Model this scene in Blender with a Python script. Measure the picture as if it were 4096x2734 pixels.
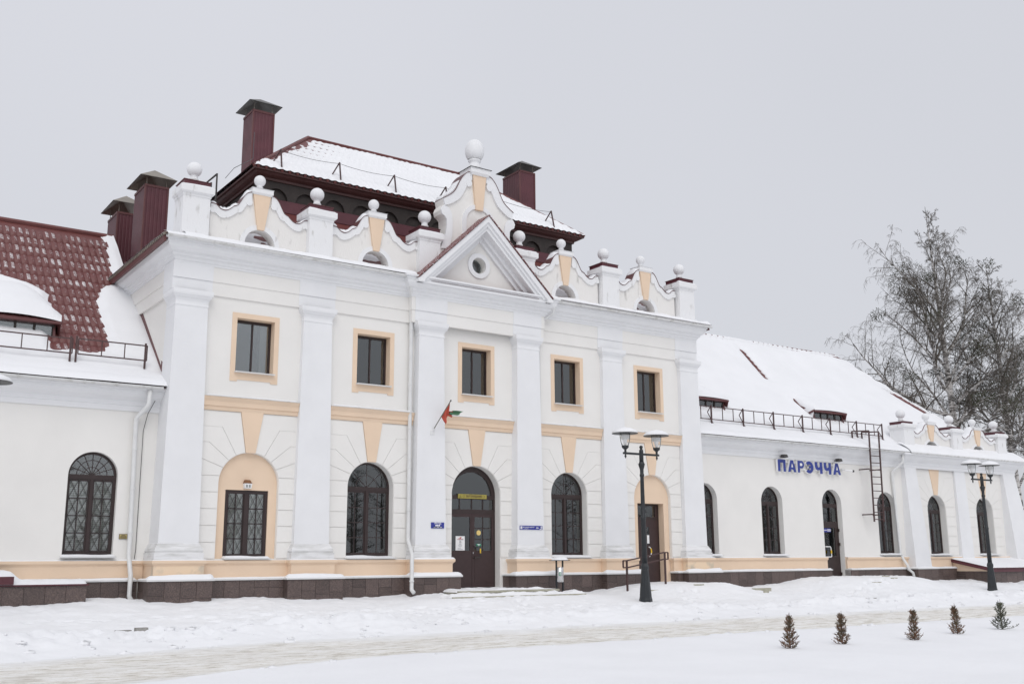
import bpy, math, random
import numpy as np
from mathutils import Matrix, Vector
random.seed(7)
RAD = math.radians
for o in list(bpy.data.objects):
    bpy.data.objects.remove(o)
scene = bpy.context.scene
col = scene.collection

# ------------------------------------------------------------------ camera
YAW, PITCH, ROLL = 0.608564, 0.206863, -0.006038
CAMP = Vector((-17.4385, -26.9975, 1.15))
fw = Vector((math.sin(YAW) * math.cos(PITCH), math.cos(YAW) * math.cos(PITCH), math.sin(PITCH)))
rt = Vector((math.cos(YAW), -math.sin(YAW), 0))
up = rt.cross(fw)
rt2 = math.cos(ROLL) * rt + math.sin(ROLL) * up
up2 = -math.sin(ROLL) * rt + math.cos(ROLL) * up
cd = bpy.data.cameras.new('camera')
cam = bpy.data.objects.new('camera', cd)
col.objects.link(cam)
M = Matrix((rt2, up2, -fw)).transposed().to_4x4()
M.translation = CAMP
cam.matrix_world = M
cd.sensor_width = 36.0
cd.lens = 4160.0 / 4096.0 * 36.0
cd.clip_start = 0.1
cd.clip_end = 3000
scene.camera = cam

# ------------------------------------------------------------------ world: overcast winter sky, soft sun from the front left
SUN_EL, SUN_AZ = RAD(48), RAD(208)       # azimuth clockwise from +Y
w = bpy.data.worlds.new('World')
scene.world = w
w.use_nodes = True
nt = w.node_tree
nt.nodes.clear()
sky = nt.nodes.new('ShaderNodeTexSky')
sky.sky_type = 'NISHITA'
sky.sun_disc = False
sky.sun_elevation = SUN_EL
sky.sun_rotation = SUN_AZ
sky.dust_density = 3.0
hs = nt.nodes.new('ShaderNodeHueSaturation')
hs.inputs['Saturation'].default_value = 0.25
hs.inputs['Value'].default_value = 0.7
bg1 = nt.nodes.new('ShaderNodeBackground')
bg1.inputs['Strength'].default_value = 0.05
nt.links.new(sky.outputs[0], hs.inputs['Color'])
nt.links.new(hs.outputs[0], bg1.inputs['Color'])
# cloud deck: even pale grey with faint broad drifts
tc = nt.nodes.new('ShaderNodeTexCoord')
nz = nt.nodes.new('ShaderNodeTexNoise')
nz.inputs['Scale'].default_value = 1.3
nz.inputs['Detail'].default_value = 2.0
nt.links.new(tc.outputs['Generated'], nz.inputs['Vector'])
cr = nt.nodes.new('ShaderNodeValToRGB')
cr.color_ramp.elements[0].position = 0.3
cr.color_ramp.elements[0].color = (0.82, 0.838, 0.905, 1)
cr.color_ramp.elements[1].position = 0.7
cr.color_ramp.elements[1].color = (0.90, 0.912, 0.98, 1)
nt.links.new(nz.outputs[0], cr.inputs[0])
bg2 = nt.nodes.new('ShaderNodeBackground')
bg2.inputs['Strength'].default_value = 0.635
sxyz = nt.nodes.new('ShaderNodeSeparateXYZ')          # overcast deck: brighter towards the zenith
nt.links.new(tc.outputs['Generated'], sxyz.inputs[0])
mrz = nt.nodes.new('ShaderNodeMapRange')
mrz.inputs['From Min'].default_value = 0.0; mrz.inputs['From Max'].default_value = 1.0
mrz.inputs['To Min'].default_value = 0.84; mrz.inputs['To Max'].default_value = 1.28
nt.links.new(sxyz.outputs[2], mrz.inputs[0])
vm = nt.nodes.new('ShaderNodeVectorMath'); vm.operation = 'SCALE'
nt.links.new(cr.outputs[0], vm.inputs[0]); nt.links.new(mrz.outputs[0], vm.inputs['Scale'])
nt.links.new(vm.outputs[0], bg2.inputs['Color'])
ad = nt.nodes.new('ShaderNodeAddShader')
ow = nt.nodes.new('ShaderNodeOutputWorld')
nt.links.new(bg1.outputs[0], ad.inputs[0])
nt.links.new(bg2.outputs[0], ad.inputs[1])
nt.links.new(ad.outputs[0], ow.inputs['Surface'])
sd = bpy.data.lights.new('sun', 'SUN')
sd.energy = 0.75
sd.angle = RAD(40)
sd.color = (1.0, 0.975, 0.94)
sun = bpy.data.objects.new('sun', sd)
col.objects.link(sun)
sdir = Vector((math.sin(SUN_AZ) * math.cos(SUN_EL), math.cos(SUN_AZ) * math.cos(SUN_EL), math.sin(SUN_EL)))
sun.rotation_euler = sdir.to_track_quat('Z', 'Y').to_euler()
sun.location = (-20, -40, 40)
scene.view_settings.view_transform = 'Standard'
scene.view_settings.look = 'None'
scene.view_settings.exposure = 0.0
scene.view_settings.gamma = 1.0

# ------------------------------------------------------------------ materials
MAT = {}
def new_mat(name):
    m = bpy.data.materials.new(name)
    m.use_nodes = True
    n = m.node_tree
    return m, n, n.nodes['Principled BSDF']
def mat(name, c, rough=0.7, var=0.0, vscale=3.0, bump=0.0, bscale=60.0, metal=0.0, c2=None, thr=None, stretch=None, spec=None):
    """base colour c, blended to c2 (or a darker c) by noise; bump from fine noise"""
    m, n, b = new_mat(name)
    b.inputs['Base Color'].default_value = (*c, 1)
    b.inputs['Roughness'].default_value = rough
    b.inputs['Metallic'].default_value = metal
    if spec is not None:
        b.inputs['Specular IOR Level'].default_value = spec
    t = n.nodes.new('ShaderNodeTexCoord')
    vec = t.outputs['Object']
    if stretch:
        mp = n.nodes.new('ShaderNodeMapping')
        mp.inputs['Scale'].default_value = stretch
        n.links.new(vec, mp.inputs['Vector'])
        vec = mp.outputs[0]
    if var or c2:
        nz = n.nodes.new('ShaderNodeTexNoise')
        nz.inputs['Scale'].default_value = vscale
        nz.inputs['Detail'].default_value = 6
        n.links.new(vec, nz.inputs['Vector'])
        r = n.nodes.new('ShaderNodeValToRGB')
        lo, hi = thr or (0.3, 0.7)
        r.color_ramp.elements[0].position = lo
        r.color_ramp.elements[1].position = hi
        c0 = c2 if c2 else tuple(x * (1 - var) for x in c)
        r.color_ramp.elements[0].color = (*c0, 1)
        r.color_ramp.elements[1].color = (*c, 1)
        n.links.new(nz.outputs[0], r.inputs[0])
        n.links.new(r.outputs[0], b.inputs['Base Color'])
    if bump:
        nb = n.nodes.new('ShaderNodeTexNoise')
        nb.inputs['Scale'].default_value = bscale
        nb.inputs['Detail'].default_value = 4
        n.links.new(vec, nb.inputs['Vector'])
        bp = n.nodes.new('ShaderNodeBump')
        bp.inputs['Strength'].default_value = bump
        bp.inputs['Distance'].default_value = 0.02
        n.links.new(nb.outputs[0], bp.inputs['Height'])
        n.links.new(bp.outputs[0], b.inputs['Normal'])
    MAT[name] = m
    return m
mat('white_plaster', (0.805, 0.81, 0.822), 0.85, var=0.05, vscale=1.3, bump=0.12, bscale=40)
mat('cream_plaster', (0.82, 0.805, 0.775), 0.88, var=0.05, vscale=0.9, bump=0.15, bscale=45)
mat('peach_plaster', (0.80, 0.622, 0.465), 0.85, var=0.06, vscale=1.5, bump=0.12, bscale=40)
mat('stained_plaster', (0.765, 0.765, 0.77), 0.9, c2=(0.60, 0.60, 0.59), vscale=2.6, thr=(0.33, 0.58), bump=0.25, bscale=30, stretch=(0.8, 0.8, 4.5))
mat('stained_peach', (0.82, 0.645, 0.47), 0.9, c2=(0.60, 0.51, 0.40), vscale=2.6, thr=(0.36, 0.52), bump=0.2, bscale=30)
mat('weathered_white', (0.80, 0.802, 0.808), 0.9, c2=(0.52, 0.51, 0.49), vscale=3.0, thr=(0.25, 0.40), bump=0.3, bscale=25, stretch=(1.6, 1.6, 0.6))
mat('weathered_cream', (0.79, 0.773, 0.745), 0.9, c2=(0.53, 0.515, 0.49), vscale=2.6, thr=(0.25, 0.38), bump=0.3, bscale=25, stretch=(1.8, 1.8, 0.5))
mat('gutter_white', (0.70, 0.70, 0.69), 0.5, c2=(0.55, 0.545, 0.52), vscale=5, thr=(0.3, 0.5))
mat('pipe_white', (0.74, 0.745, 0.74), 0.4, var=0.1, vscale=4)
mat('maroon_metal', (0.115, 0.035, 0.045), 0.42, var=0.25, vscale=2, spec=0.4)
mat('maroon_trim', (0.13, 0.045, 0.045), 0.5, var=0.2, vscale=3)
mat('brown_eave', (0.085, 0.035, 0.032), 0.55, var=0.25, vscale=2)
mat('louver_brown', (0.040, 0.031, 0.028), 0.7, var=0.3, vscale=4, bump=0.2)
mat('ledge_metal', (0.17, 0.085, 0.085), 0.5, var=0.2, vscale=4)
mat('frame_brown', (0.036, 0.021, 0.020), 0.45, var=0.2, vscale=6)
mat('door_brown', (0.046, 0.025, 0.025), 0.5, var=0.15, vscale=8, bump=0.08, bscale=120)
mat('lamp_black', (0.022, 0.026, 0.03), 0.45, var=0.3, vscale=10)
mat('steel_brown', (0.085, 0.045, 0.044), 0.55, var=0.3, vscale=6)
mat('dark_steel', (0.05, 0.045, 0.042), 0.5, var=0.3, vscale=6)
mat('galv_dark', (0.16, 0.155, 0.145), 0.5, var=0.35, vscale=3, metal=0.3)
mat('galv_tan', (0.30, 0.27, 0.23), 0.5, var=0.2, vscale=3, metal=0.3)
mat('sign_blue', (0.030, 0.040, 0.28), 0.4)
mat('letter_blue', (0.028, 0.048, 0.27), 0.4, var=0.1)
mat('sign_white', (0.82, 0.82, 0.82), 0.5)
mat('sign_dark', (0.03, 0.035, 0.05), 0.5)
mat('sign_yellow', (0.40, 0.34, 0.07), 0.5, var=0.2, vscale=12)
mat('sticker_yellow', (0.75, 0.56, 0.20), 0.5)
mat('plaque_yellow', (0.50, 0.42, 0.18), 0.5)
mat('plaque_text', (0.09, 0.055, 0.03), 0.6)
mat('grip_yellow', (0.80, 0.52, 0.03), 0.4)
mat('sticker_green', (0.02, 0.22, 0.12), 0.5)
mat('red_print', (0.45, 0.06, 0.05), 0.6)
mat('grey_print', (0.35, 0.37, 0.40), 0.6)
mat('flag_red', (0.52, 0.09, 0.055), 0.8, var=0.2, vscale=9)
mat('flag_green', (0.10, 0.23, 0.13), 0.8, var=0.2, vscale=9)
mat('pole_grey', (0.18, 0.18, 0.15), 0.5)
mat('chrome', (0.72, 0.72, 0.72), 0.25, metal=0.9, var=0.2, vscale=20, stretch=(6, 6, 0.3))
mat('blind', (0.90, 0.92, 0.85), 0.8, var=0.15, vscale=2)
mat('curtain_tan', (0.36, 0.33, 0.27), 0.9, var=0.2, vscale=4, stretch=(8, 8, 0.4))
mat('curtain_lace', (0.60, 0.64, 0.66), 0.9, c2=(0.38, 0.42, 0.44), vscale=22)
mat('pane_grey', (0.30, 0.31, 0.30), 0.9, var=0.25, vscale=3, stretch=(6, 6, 0.5))  # grey curtains, and the painted reveal reflection in the upper windows
mat('room_dark', (0.06, 0.062, 0.062), 0.9, var=0.4, vscale=0.6)  # dark colour stands in for the dimness of unlit space behind glass
mat('plant_green', (0.05, 0.09, 0.04), 0.7)
mat('lantern_brick', (0.24, 0.11, 0.05), 0.8, var=0.3, vscale=20)
mat('step_stone', (0.46, 0.44, 0.36), 0.8, c2=(0.33, 0.32, 0.25), vscale=7, bump=0.2)
mat('kerb_stone', (0.36, 0.35, 0.33), 0.9, var=0.4, vscale=9, bump=0.4)
mat('thuja', (0.115, 0.092, 0.058), 0.8, c2=(0.19, 0.10, 0.055), vscale=9, thr=(0.42, 0.58))
mat('thuja_green', (0.10, 0.105, 0.062), 0.8, c2=(0.07, 0.08, 0.058), vscale=9, thr=(0.42, 0.58))
mat('twig', (0.135, 0.118, 0.10), 0.85, var=0.3, vscale=1.2)
mat('mistletoe', (0.040, 0.047, 0.026), 0.85, c2=(0.062, 0.066, 0.038), vscale=2)
mat('wire', (0.08, 0.075, 0.08), 0.6)
mat('cable', (0.03, 0.03, 0.03), 0.6)

def snow_mat(name, c, bs=9, bstr=0.25, c2=None):
    m, n, b = new_mat(name)
    b.inputs['Roughness'].default_value = 0.75
    b.inputs['Specular IOR Level'].default_value = 0.25
    t = n.nodes.new('ShaderNodeTexCoord')
    n1 = n.nodes.new('ShaderNodeTexNoise'); n1.inputs['Scale'].default_value = bs; n1.inputs['Detail'].default_value = 8
    n2 = n.nodes.new('ShaderNodeTexNoise'); n2.inputs['Scale'].default_value = 0.8; n2.inputs['Detail'].default_value = 4
    n.links.new(t.outputs['Object'], n1.inputs['Vector']); n.links.new(t.outputs['Object'], n2.inputs['Vector'])
    r = n.nodes.new('ShaderNodeValToRGB')
    r.color_ramp.elements[0].position = 0.35; r.color_ramp.elements[1].position = 0.65
    c0 = c2 or tuple(x * 0.965 for x in c)
    r.color_ramp.elements[0].color = (*c0, 1); r.color_ramp.elements[1].color = (*c, 1)
    n.links.new(n2.outputs[0], r.inputs[0]); n.links.new(r.outputs[0], b.inputs['Base Color'])
    bp = n.nodes.new('ShaderNodeBump'); bp.inputs['Strength'].default_value = bstr; bp.inputs['Distance'].default_value = 0.04
    n.links.new(n1.outputs[0], bp.inputs['Height']); n.links.new(bp.outputs[0], b.inputs['Normal'])
    MAT[name] = m
snow_mat('snow', (0.84, 0.847, 0.865), 7, 0.35)
snow_mat('roof_snow', (0.84, 0.847, 0.865), 5, 0.12)

# packed, sanded snow of the road: streaks along x and dark grit
m, n, b = new_mat('road_snow')
b.inputs['Roughness'].default_value = 0.85
t = n.nodes.new('ShaderNodeTexCoord')
mp = n.nodes.new('ShaderNodeMapping'); mp.inputs['Scale'].default_value = (1.6, 5.0, 1)
n.links.new(t.outputs['Object'], mp.inputs['Vector'])
a1 = n.nodes.new('ShaderNodeTexNoise'); a1.inputs['Scale'].default_value = 1.5; a1.inputs['Detail'].default_value = 10; a1.inputs['Roughness'].default_value = 0.74
n.links.new(mp.outputs[0], a1.inputs['Vector'])
r = n.nodes.new('ShaderNodeValToRGB')
e = r.color_ramp.elements
e[0].position = 0.37; e[0].color = (0.48, 0.445, 0.375, 1)
e[1].position = 0.59; e[1].color = (0.90, 0.895, 0.875, 1)
x = r.color_ramp.elements.new(0.48); x.color = (0.775, 0.75, 0.695, 1)
n.links.new(a1.outputs[0], r.inputs[0])
mp2 = n.nodes.new('ShaderNodeMapping'); mp2.inputs['Scale'].default_value = (5.0, 14, 1)
n.links.new(t.outputs['Object'], mp2.inputs['Vector'])
a2 = n.nodes.new('ShaderNodeTexNoise'); a2.inputs['Scale'].default_value = 3.0; a2.inputs['Detail'].default_value = 5; a2.inputs['Roughness'].default_value = 0.7
n.links.new(mp2.outputs[0], a2.inputs['Vector'])
r2 = n.nodes.new('ShaderNodeValToRGB')
r2.color_ramp.elements[0].position = 0.31; r2.color_ramp.elements[0].color = (0.38, 0.34, 0.28, 1)
r2.color_ramp.elements[1].position = 0.47; r2.color_ramp.elements[1].color = (1, 1, 1, 1)
n.links.new(a2.outputs[0], r2.inputs[0])
mx = n.nodes.new('ShaderNodeMixRGB'); mx.blend_type = 'MULTIPLY'; mx.inputs[0].default_value = 0.55
n.links.new(r.outputs[0], mx.inputs[1]); n.links.new(r2.outputs[0], mx.inputs[2])
aw = n.nodes.new('ShaderNodeAttribute'); aw.attribute_name = 'wear'
mw = n.nodes.new('ShaderNodeMixRGB'); mw.inputs[1].default_value = (0.85, 0.855, 0.86, 1)
n.links.new(aw.outputs['Fac'], mw.inputs[0]); n.links.new(mx.outputs[0], mw.inputs[2])
n.links.new(mw.outputs[0], b.inputs['Base Color'])
bp = n.nodes.new('ShaderNodeBump'); bp.inputs['Strength'].default_value = 0.6; bp.inputs['Distance'].default_value = 0.04
n.links.new(a2.outputs[0], bp.inputs['Height']); n.links.new(bp.outputs[0], b.inputs['Normal'])
MAT['road_snow'] = m

# polished brown granite
m, n, b = new_mat('granite')
b.inputs['Roughness'].default_value = 0.45
t = n.nodes.new('ShaderNodeTexCoord')
oi = n.nodes.new('ShaderNodeObjectInfo')
a1 = n.nodes.new('ShaderNodeTexNoise'); a1.inputs['Scale'].default_value = 42; a1.inputs['Detail'].default_value = 4; a1.inputs['Roughness'].default_value = 0.8
n.links.new(t.outputs['Object'], a1.inputs['Vector'])
r = n.nodes.new('ShaderNodeValToRGB')
e = r.color_ramp.elements
e[0].position = 0.34; e[0].color = (0.045, 0.035, 0.034, 1)
e[1].position = 0.70; e[1].color = (0.21, 0.155, 0.125, 1)
x = e.new(0.52); x.color = (0.105, 0.076, 0.070, 1)
n.links.new(a1.outputs[0], r.inputs[0])
hsv = n.nodes.new('ShaderNodeHueSaturation')
mr = n.nodes.new('ShaderNodeMapRange'); mr.inputs['To Min'].default_value = 0.78; mr.inputs['To Max'].default_value = 1.2
n.links.new(oi.outputs['Random'], mr.inputs[0]); n.links.new(mr.outputs[0], hsv.inputs['Value'])
n.links.new(r.outputs[0], hsv.inputs['Color']); n.links.new(hsv.outputs[0], b.inputs['Base Color'])
MAT['granite'] = m
mat('joint_grey', (0.33, 0.31, 0.30), 0.9, var=0.3, vscale=9)

# red metal roof tile with a dusting of dry snow
def tile_mat(name, lo, hi, scale=34):
    m, n, b = new_mat(name)
    b.inputs['Roughness'].default_value = 0.5
    t = n.nodes.new('ShaderNodeTexCoord')
    g = n.nodes.new('ShaderNodeNewGeometry')
    n1 = n.nodes.new('ShaderNodeTexNoise'); n1.inputs['Scale'].default_value = scale; n1.inputs['Detail'].default_value = 3; n1.inputs['Roughness'].default_value = 0.7
    n2 = n.nodes.new('ShaderNodeTexNoise'); n2.inputs['Scale'].default_value = 2.2; n2.inputs['Detail'].default_value = 3
    n.links.new(g.outputs['Position'], n1.inputs['Vector']); n.links.new(g.outputs['Position'], n2.inputs['Vector'])
    sx = n.nodes.new('ShaderNodeSeparateXYZ'); n.links.new(t.outputs['Object'], sx.inputs[0])
    # snow keeps to one flank of each wave (object x of the tile)
    mr = n.nodes.new('ShaderNodeMapRange')
    mr.inputs['From Min'].default_value = 0.03; mr.inputs['From Max'].default_value = 0.075
    mr.inputs['To Min'].default_value = -0.35; mr.inputs['To Max'].default_value = 0.10
    n.links.new(sx.outputs[0], mr.inputs[0])
    my = n.nodes.new('ShaderNodeMapRange')
    my.inputs['From Min'].default_value = 0.06; my.inputs['From Max'].default_value = 0.15
    my.inputs['To Min'].default_value = -0.30; my.inputs['To Max'].default_value = 0.0
    n.links.new(sx.outputs[1], my.inputs[0])
    mxx = n.nodes.new('ShaderNodeMapRange')
    mxx.inputs['From Min'].default_value = 0.15; mxx.inputs['From Max'].default_value = 0.19
    mxx.inputs['To Min'].default_value = 0.0; mxx.inputs['To Max'].default_value = -0.25
    n.links.new(sx.outputs[0], mxx.inputs[0])
    sy = n.nodes.new('ShaderNodeMath'); sy.operation = 'ADD'
    n.links.new(mr.outputs[0], sy.inputs[0]); n.links.new(my.outputs[0], sy.inputs[1])
    sy2 = n.nodes.new('ShaderNodeMath'); sy2.operation = 'ADD'
    n.links.new(sy.outputs[0], sy2.inputs[0]); n.links.new(mxx.outputs[0], sy2.inputs[1])
    mr = sy2
    s = n.nodes.new('ShaderNodeMath'); s.operation = 'ADD'
    n.links.new(n1.outputs[0], s.inputs[0]); n.links.new(mr.outputs[0], s.inputs[1])
    s2 = n.nodes.new('ShaderNodeMath'); s2.operation = 'MULTIPLY_ADD'; s2.inputs[1].default_value = 0.45
    n.links.new(n2.outputs[0], s2.inputs[0]); n.links.new(s.outputs[0], s2.inputs[2])
    r = n.nodes.new('ShaderNodeValToRGB')
    oi = n.nodes.new('ShaderNodeObjectInfo')
    rr_ = n.nodes.new('ShaderNodeMapRange'); rr_.inputs['To Min'].default_value = -0.10; rr_.inputs['To Max'].default_value = 0.06
    n.links.new(oi.outputs['Random'], rr_.inputs[0])
    s3 = n.nodes.new('ShaderNodeMath'); s3.operation = 'ADD'; n.links.new(s2.outputs[0], s3.inputs[0]); n.links.new(rr_.outputs[0], s3.inputs[1]); s2 = s3
    r.color_ramp.elements[0].position = lo; r.color_ramp.elements[0].color = (0.145, 0.045, 0.042, 1)
    r.color_ramp.elements[1].position = hi; r.color_ramp.elements[1].color = (0.68, 0.65, 0.655, 1)
    n.links.new(s2.outputs[0], r.inputs[0]); n.links.new(r.outputs[0], b.inputs['Base Color'])
    MAT[name] = m
tile_mat('roof_tile', 0.815, 0.90)
tile_mat('roof_tile_bare', 0.90, 0.96)
mat('roof_sheet', (0.16, 0.046, 0.042), 0.5, var=0.2, vscale=5)
mat('roof_speckled', (0.16, 0.05, 0.048), 0.6, c2=(0.80, 0.80, 0.82), vscale=26, thr=(0.36, 0.42), stretch=(1, 1, 1))

# birch bark
m, n, b = new_mat('birch_bark')
b.inputs['Roughness'].default_value = 0.85
t = n.nodes.new('ShaderNodeTexCoord')
mp = n.nodes.new('ShaderNodeMapping'); mp.inputs['Scale'].default_value = (1.6, 1.6, 5.0)
n.links.new(t.outputs['Object'], mp.inputs['Vector'])
a1 = n.nodes.new('ShaderNodeTexNoise'); a1.inputs['Scale'].default_value = 1.6; a1.inputs['Detail'].default_value = 7; a1.inputs['Roughness'].default_value = 0.75
n.links.new(mp.outputs[0], a1.inputs['Vector'])
r = n.nodes.new('ShaderNodeValToRGB')
r.color_ramp.elements[0].position = 0.44; r.color_ramp.elements[0].color = (0.045, 0.040, 0.038, 1)
r.color_ramp.elements[1].position = 0.54; r.color_ramp.elements[1].color = (0.58, 0.56, 0.54, 1)
n.links.new(a1.outputs[0], r.inputs[0]); n.links.new(r.outputs[0], b.inputs['Base Color'])
MAT['birch_bark'] = m

# window glass: see-through with a strong fresnel sheen
def glass_mat(name, ior, tint):
    m = bpy.data.materials.new(name); m.use_nodes = True
    n = m.node_tree; n.nodes.clear()
    o = n.nodes.new('ShaderNodeOutputMaterial')
    f = n.nodes.new('ShaderNodeFresnel'); f.inputs['IOR'].default_value = ior
    tr = n.nodes.new('ShaderNodeBsdfTransparent'); tr.inputs['Color'].default_value = (*tint, 1)
    gl = n.nodes.new('ShaderNodeBsdfGlossy'); gl.inputs['Roughness'].default_value = 0.015
    gl.inputs['Color'].default_value = (0.92, 0.96, 0.97, 1)
    mxs = n.nodes.new('ShaderNodeMixShader')
    n.links.new(f.outputs[0], mxs.inputs[0]); n.links.new(tr.outputs[0], mxs.inputs[1]); n.links.new(gl.outputs[0], mxs.inputs[2])
    n.links.new(mxs.outputs[0], o.inputs['Surface'])
    MAT[name] = m
glass_mat('glass', 2.3, (0.98, 0.985, 0.98))
glass_mat('lamp_glass', 1.12, (0.99, 0.99, 0.99))

# ------------------------------------------------------------------ mesh helpers
class MB:
    def __init__(s):
        s.v = []; s.f = []
    def add(s, vs, fs):
        k = len(s.v)
        s.v += [tuple(p) for p in vs]
        s.f += [tuple(i + k for i in f) for f in fs]
        return s
    def hexa(s, p):      # 8 pts: bottom 4 (ccw seen from above) then top 4
        return s.add(p, [(3, 2, 1, 0), (4, 5, 6, 7), (0, 1, 5, 4), (1, 2, 6, 5), (2, 3, 7, 6), (3, 0, 4, 7)])
    def box(s, x0, x1, y0, y1, z0, z1):
        return s.hexa([(x0, y0, z0), (x1, y0, z0), (x1, y1, z0), (x0, y1, z0), (x0, y0, z1), (x1, y0, z1), (x1, y1, z1), (x0, y1, z1)])
    def frust(s, b, z0, t, z1):   # b,t = (x0,x1,y0,y1)
        return s.hexa([(b[0], b[2], z0), (b[1], b[2], z0), (b[1], b[3], z0), (b[0], b[3], z0), (t[0], t[2], z1), (t[1], t[2], z1), (t[1], t[3], z1), (t[0], t[3], z1)])
    def prism_y(s, poly, y0, y1):   # poly [(x,z)] ccw seen from the front (-y)
        n = len(poly)
        vs = [(x, y0, z) for x, z in poly] + [(x, y1, z) for x, z in poly]
        fs = [tuple(range(n)), tuple(range(2 * n - 1, n - 1, -1))]
        for i in range(n):
            j = (i + 1) % n
            fs.append((j, i, n + i, n + j))
        return s.add(vs, fs)
    def prism_x(s, poly, x0, x1):   # poly [(y,z)]
        n = len(poly)
        vs = [(x0, y, z) for y, z in poly] + [(x1, y, z) for y, z in poly]
        fs = [tuple(range(n)), tuple(range(2 * n - 1, n - 1, -1))]
        for i in range(n):
            j = (i + 1) % n
            fs.append((j, i, n + i, n + j))
        return s.add(vs, fs)
    def tube(s, pts, r, n=6, caps=True):
        pts = [Vector(p) for p in pts]
        rs = r if isinstance(r, (list, tuple)) else [r] * len(pts)
        k0 = len(s.v)
        u = None
        for i, p in enumerate(pts):
            if i == 0: d = pts[1] - pts[0]
            elif i == len(pts) - 1: d = pts[-1] - pts[-2]
            else: d = (pts[i + 1] - p).normalized() + (p - pts[i - 1]).normalized()
            if d.length < 1e-9: d = Vector((0, 0, 1))
            d.normalize()
            if u is None:
                u = d.orthogonal().normalized()
            else:
                u = (u - d * u.dot(d))
                u = u.normalized() if u.length > 1e-6 else d.orthogonal().normalized()
            v = d.cross(u)
            for a in range(n):
                t = 2 * math.pi * a / n
                s.v.append(tuple(p + (u * math.cos(t) + v * math.sin(t)) * rs[i]))
        for i in range(len(pts) - 1):
            for a in range(n):
                b = (a + 1) % n
                s.f.append((k0 + i * n + a, k0 + i * n + b, k0 + (i + 1) * n + b, k0 + (i + 1) * n + a))
        if caps:
            s.f.append(tuple(k0 + a for a in range(n - 1, -1, -1)))
            s.f.append(tuple(k0 + (len(pts) - 1) * n + a for a in range(n)))
        return s
    def bar(s, a, b, t):      # square bar
        return s.tube([a, b], t * 0.7071, 4)
    def lathe(s, cx, cy, prof, n=20):
        k0 = len(s.v)
        for r, z in prof:
            for a in range(n):
                t = 2 * math.pi * a / n
                s.v.append((cx + r * math.cos(t), cy + r * math.sin(t), z))
        for i in range(len(prof) - 1):
            for a in range(n):
                b = (a + 1) % n
                s.f.append((k0 + i * n + a, k0 + i * n + b, k0 + (i + 1) * n + b, k0 + (i + 1) * n + a))
        s.f.append(tuple(k0 + a for a in range(n - 1, -1, -1)))
        s.f.append(tuple(k0 + (len(prof) - 1) * n + a for a in range(n)))
        return s
    def sweep(s, path, prof):
        """profile [(off,z)] carried along plan path [(x,y)], off to the right of travel, mitred"""
        P = [Vector(p) for p in path]
        nrm = []
        for a, b in zip(P[:-1], P[1:]):
            d = (b - a).normalized()
            nrm.append(Vector((d.y, -d.x)))
        k0 = len(s.v); m = len(prof)
        for i, p in enumerate(P):
            if i == 0: q = nrm[0]
            elif i == len(P) - 1: q = nrm[-1]
            else: q = (nrm[i - 1] + nrm[i]) / (1 + nrm[i - 1].dot(nrm[i]))
            for o, z in prof:
                s.v.append((p.x + q.x * o, p.y + q.y * o, z))
        for i in range(len(P) - 1):
            for a in range(m):
                b = (a + 1) % m
                s.f.append((k0 + i * m + a, k0 + i * m + b, k0 + (i + 1) * m + b, k0 + (i + 1) * m + a))
        s.f.append(tuple(k0 + a for a in range(m - 1, -1, -1)))
        s.f.append(tuple(k0 + (len(P) - 1) * m + a for a in range(m)))
        return s
    def mesh(s, name, material, smooth=False):
        me = bpy.data.meshes.new(name)
        me.from_pydata(s.v, [], s.f)
        if material: me.materials.append(MAT[material])
        if smooth:
            me.polygons.foreach_set('use_smooth', [True] * len(me.polygons))
        me.update()
        return me
    def build(s, name, material, parent=None, smooth=False, label=None, angle=None):
        o = bpy.data.objects.new(name, s.mesh(name, material, smooth))
        col.objects.link(o)
        if parent is not None: o.parent = parent
        if label: o['label'] = label
        return o
def inst(me, name, parent, loc=(0, 0, 0), rot=(0, 0, 0), scale=(1, 1, 1)):
    o = bpy.data.objects.new(name, me)
    col.objects.link(o)
    o.parent = parent
    o.location = loc; o.rotation_euler = rot; o.scale = scale
    return o
def tag(o, label, cat, group=None, kind=None):
    o['label'] = label
    if cat: o['category'] = cat
    if group: o['group'] = group
    if kind: o['kind'] = kind
    return o
def thing(name, label, cat, loc=(0, 0, 0), group=None):
    o = bpy.data.objects.new(name, None)
    o.empty_display_size = 0.2
    col.objects.link(o); o.location = loc
    return tag(o, label, cat, group)
def grid_mesh(name, X, Y, Z, material, smooth=True):
    """X,Y,Z 2-D arrays -> mesh"""
    h, wd = X.shape
    me = bpy.data.meshes.new(name)
    co = np.stack([X, Y, Z], -1).reshape(-1, 3).astype(np.float32)
    i = np.arange(h * wd).reshape(h, wd)
    q = np.stack([i[:-1, :-1], i[:-1, 1:], i[1:, 1:], i[1:, :-1]], -1).reshape(-1, 4)
    me.vertices.add(len(co)); me.vertices.foreach_set('co', co.ravel())
    me.loops.add(q.size); me.loops.foreach_set('vertex_index', q.ravel().astype(np.int32))
    me.polygons.add(len(q))
    me.polygons.foreach_set('loop_start', np.arange(0, q.size, 4, dtype=np.int32))
    me.polygons.foreach_set('loop_total', np.full(len(q), 4, dtype=np.int32))
    me.polygons.foreach_set('use_smooth', np.ones(len(q), dtype=bool))
    me.materials.append(MAT[material])
    me.update(); me.validate()
    return me
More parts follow.
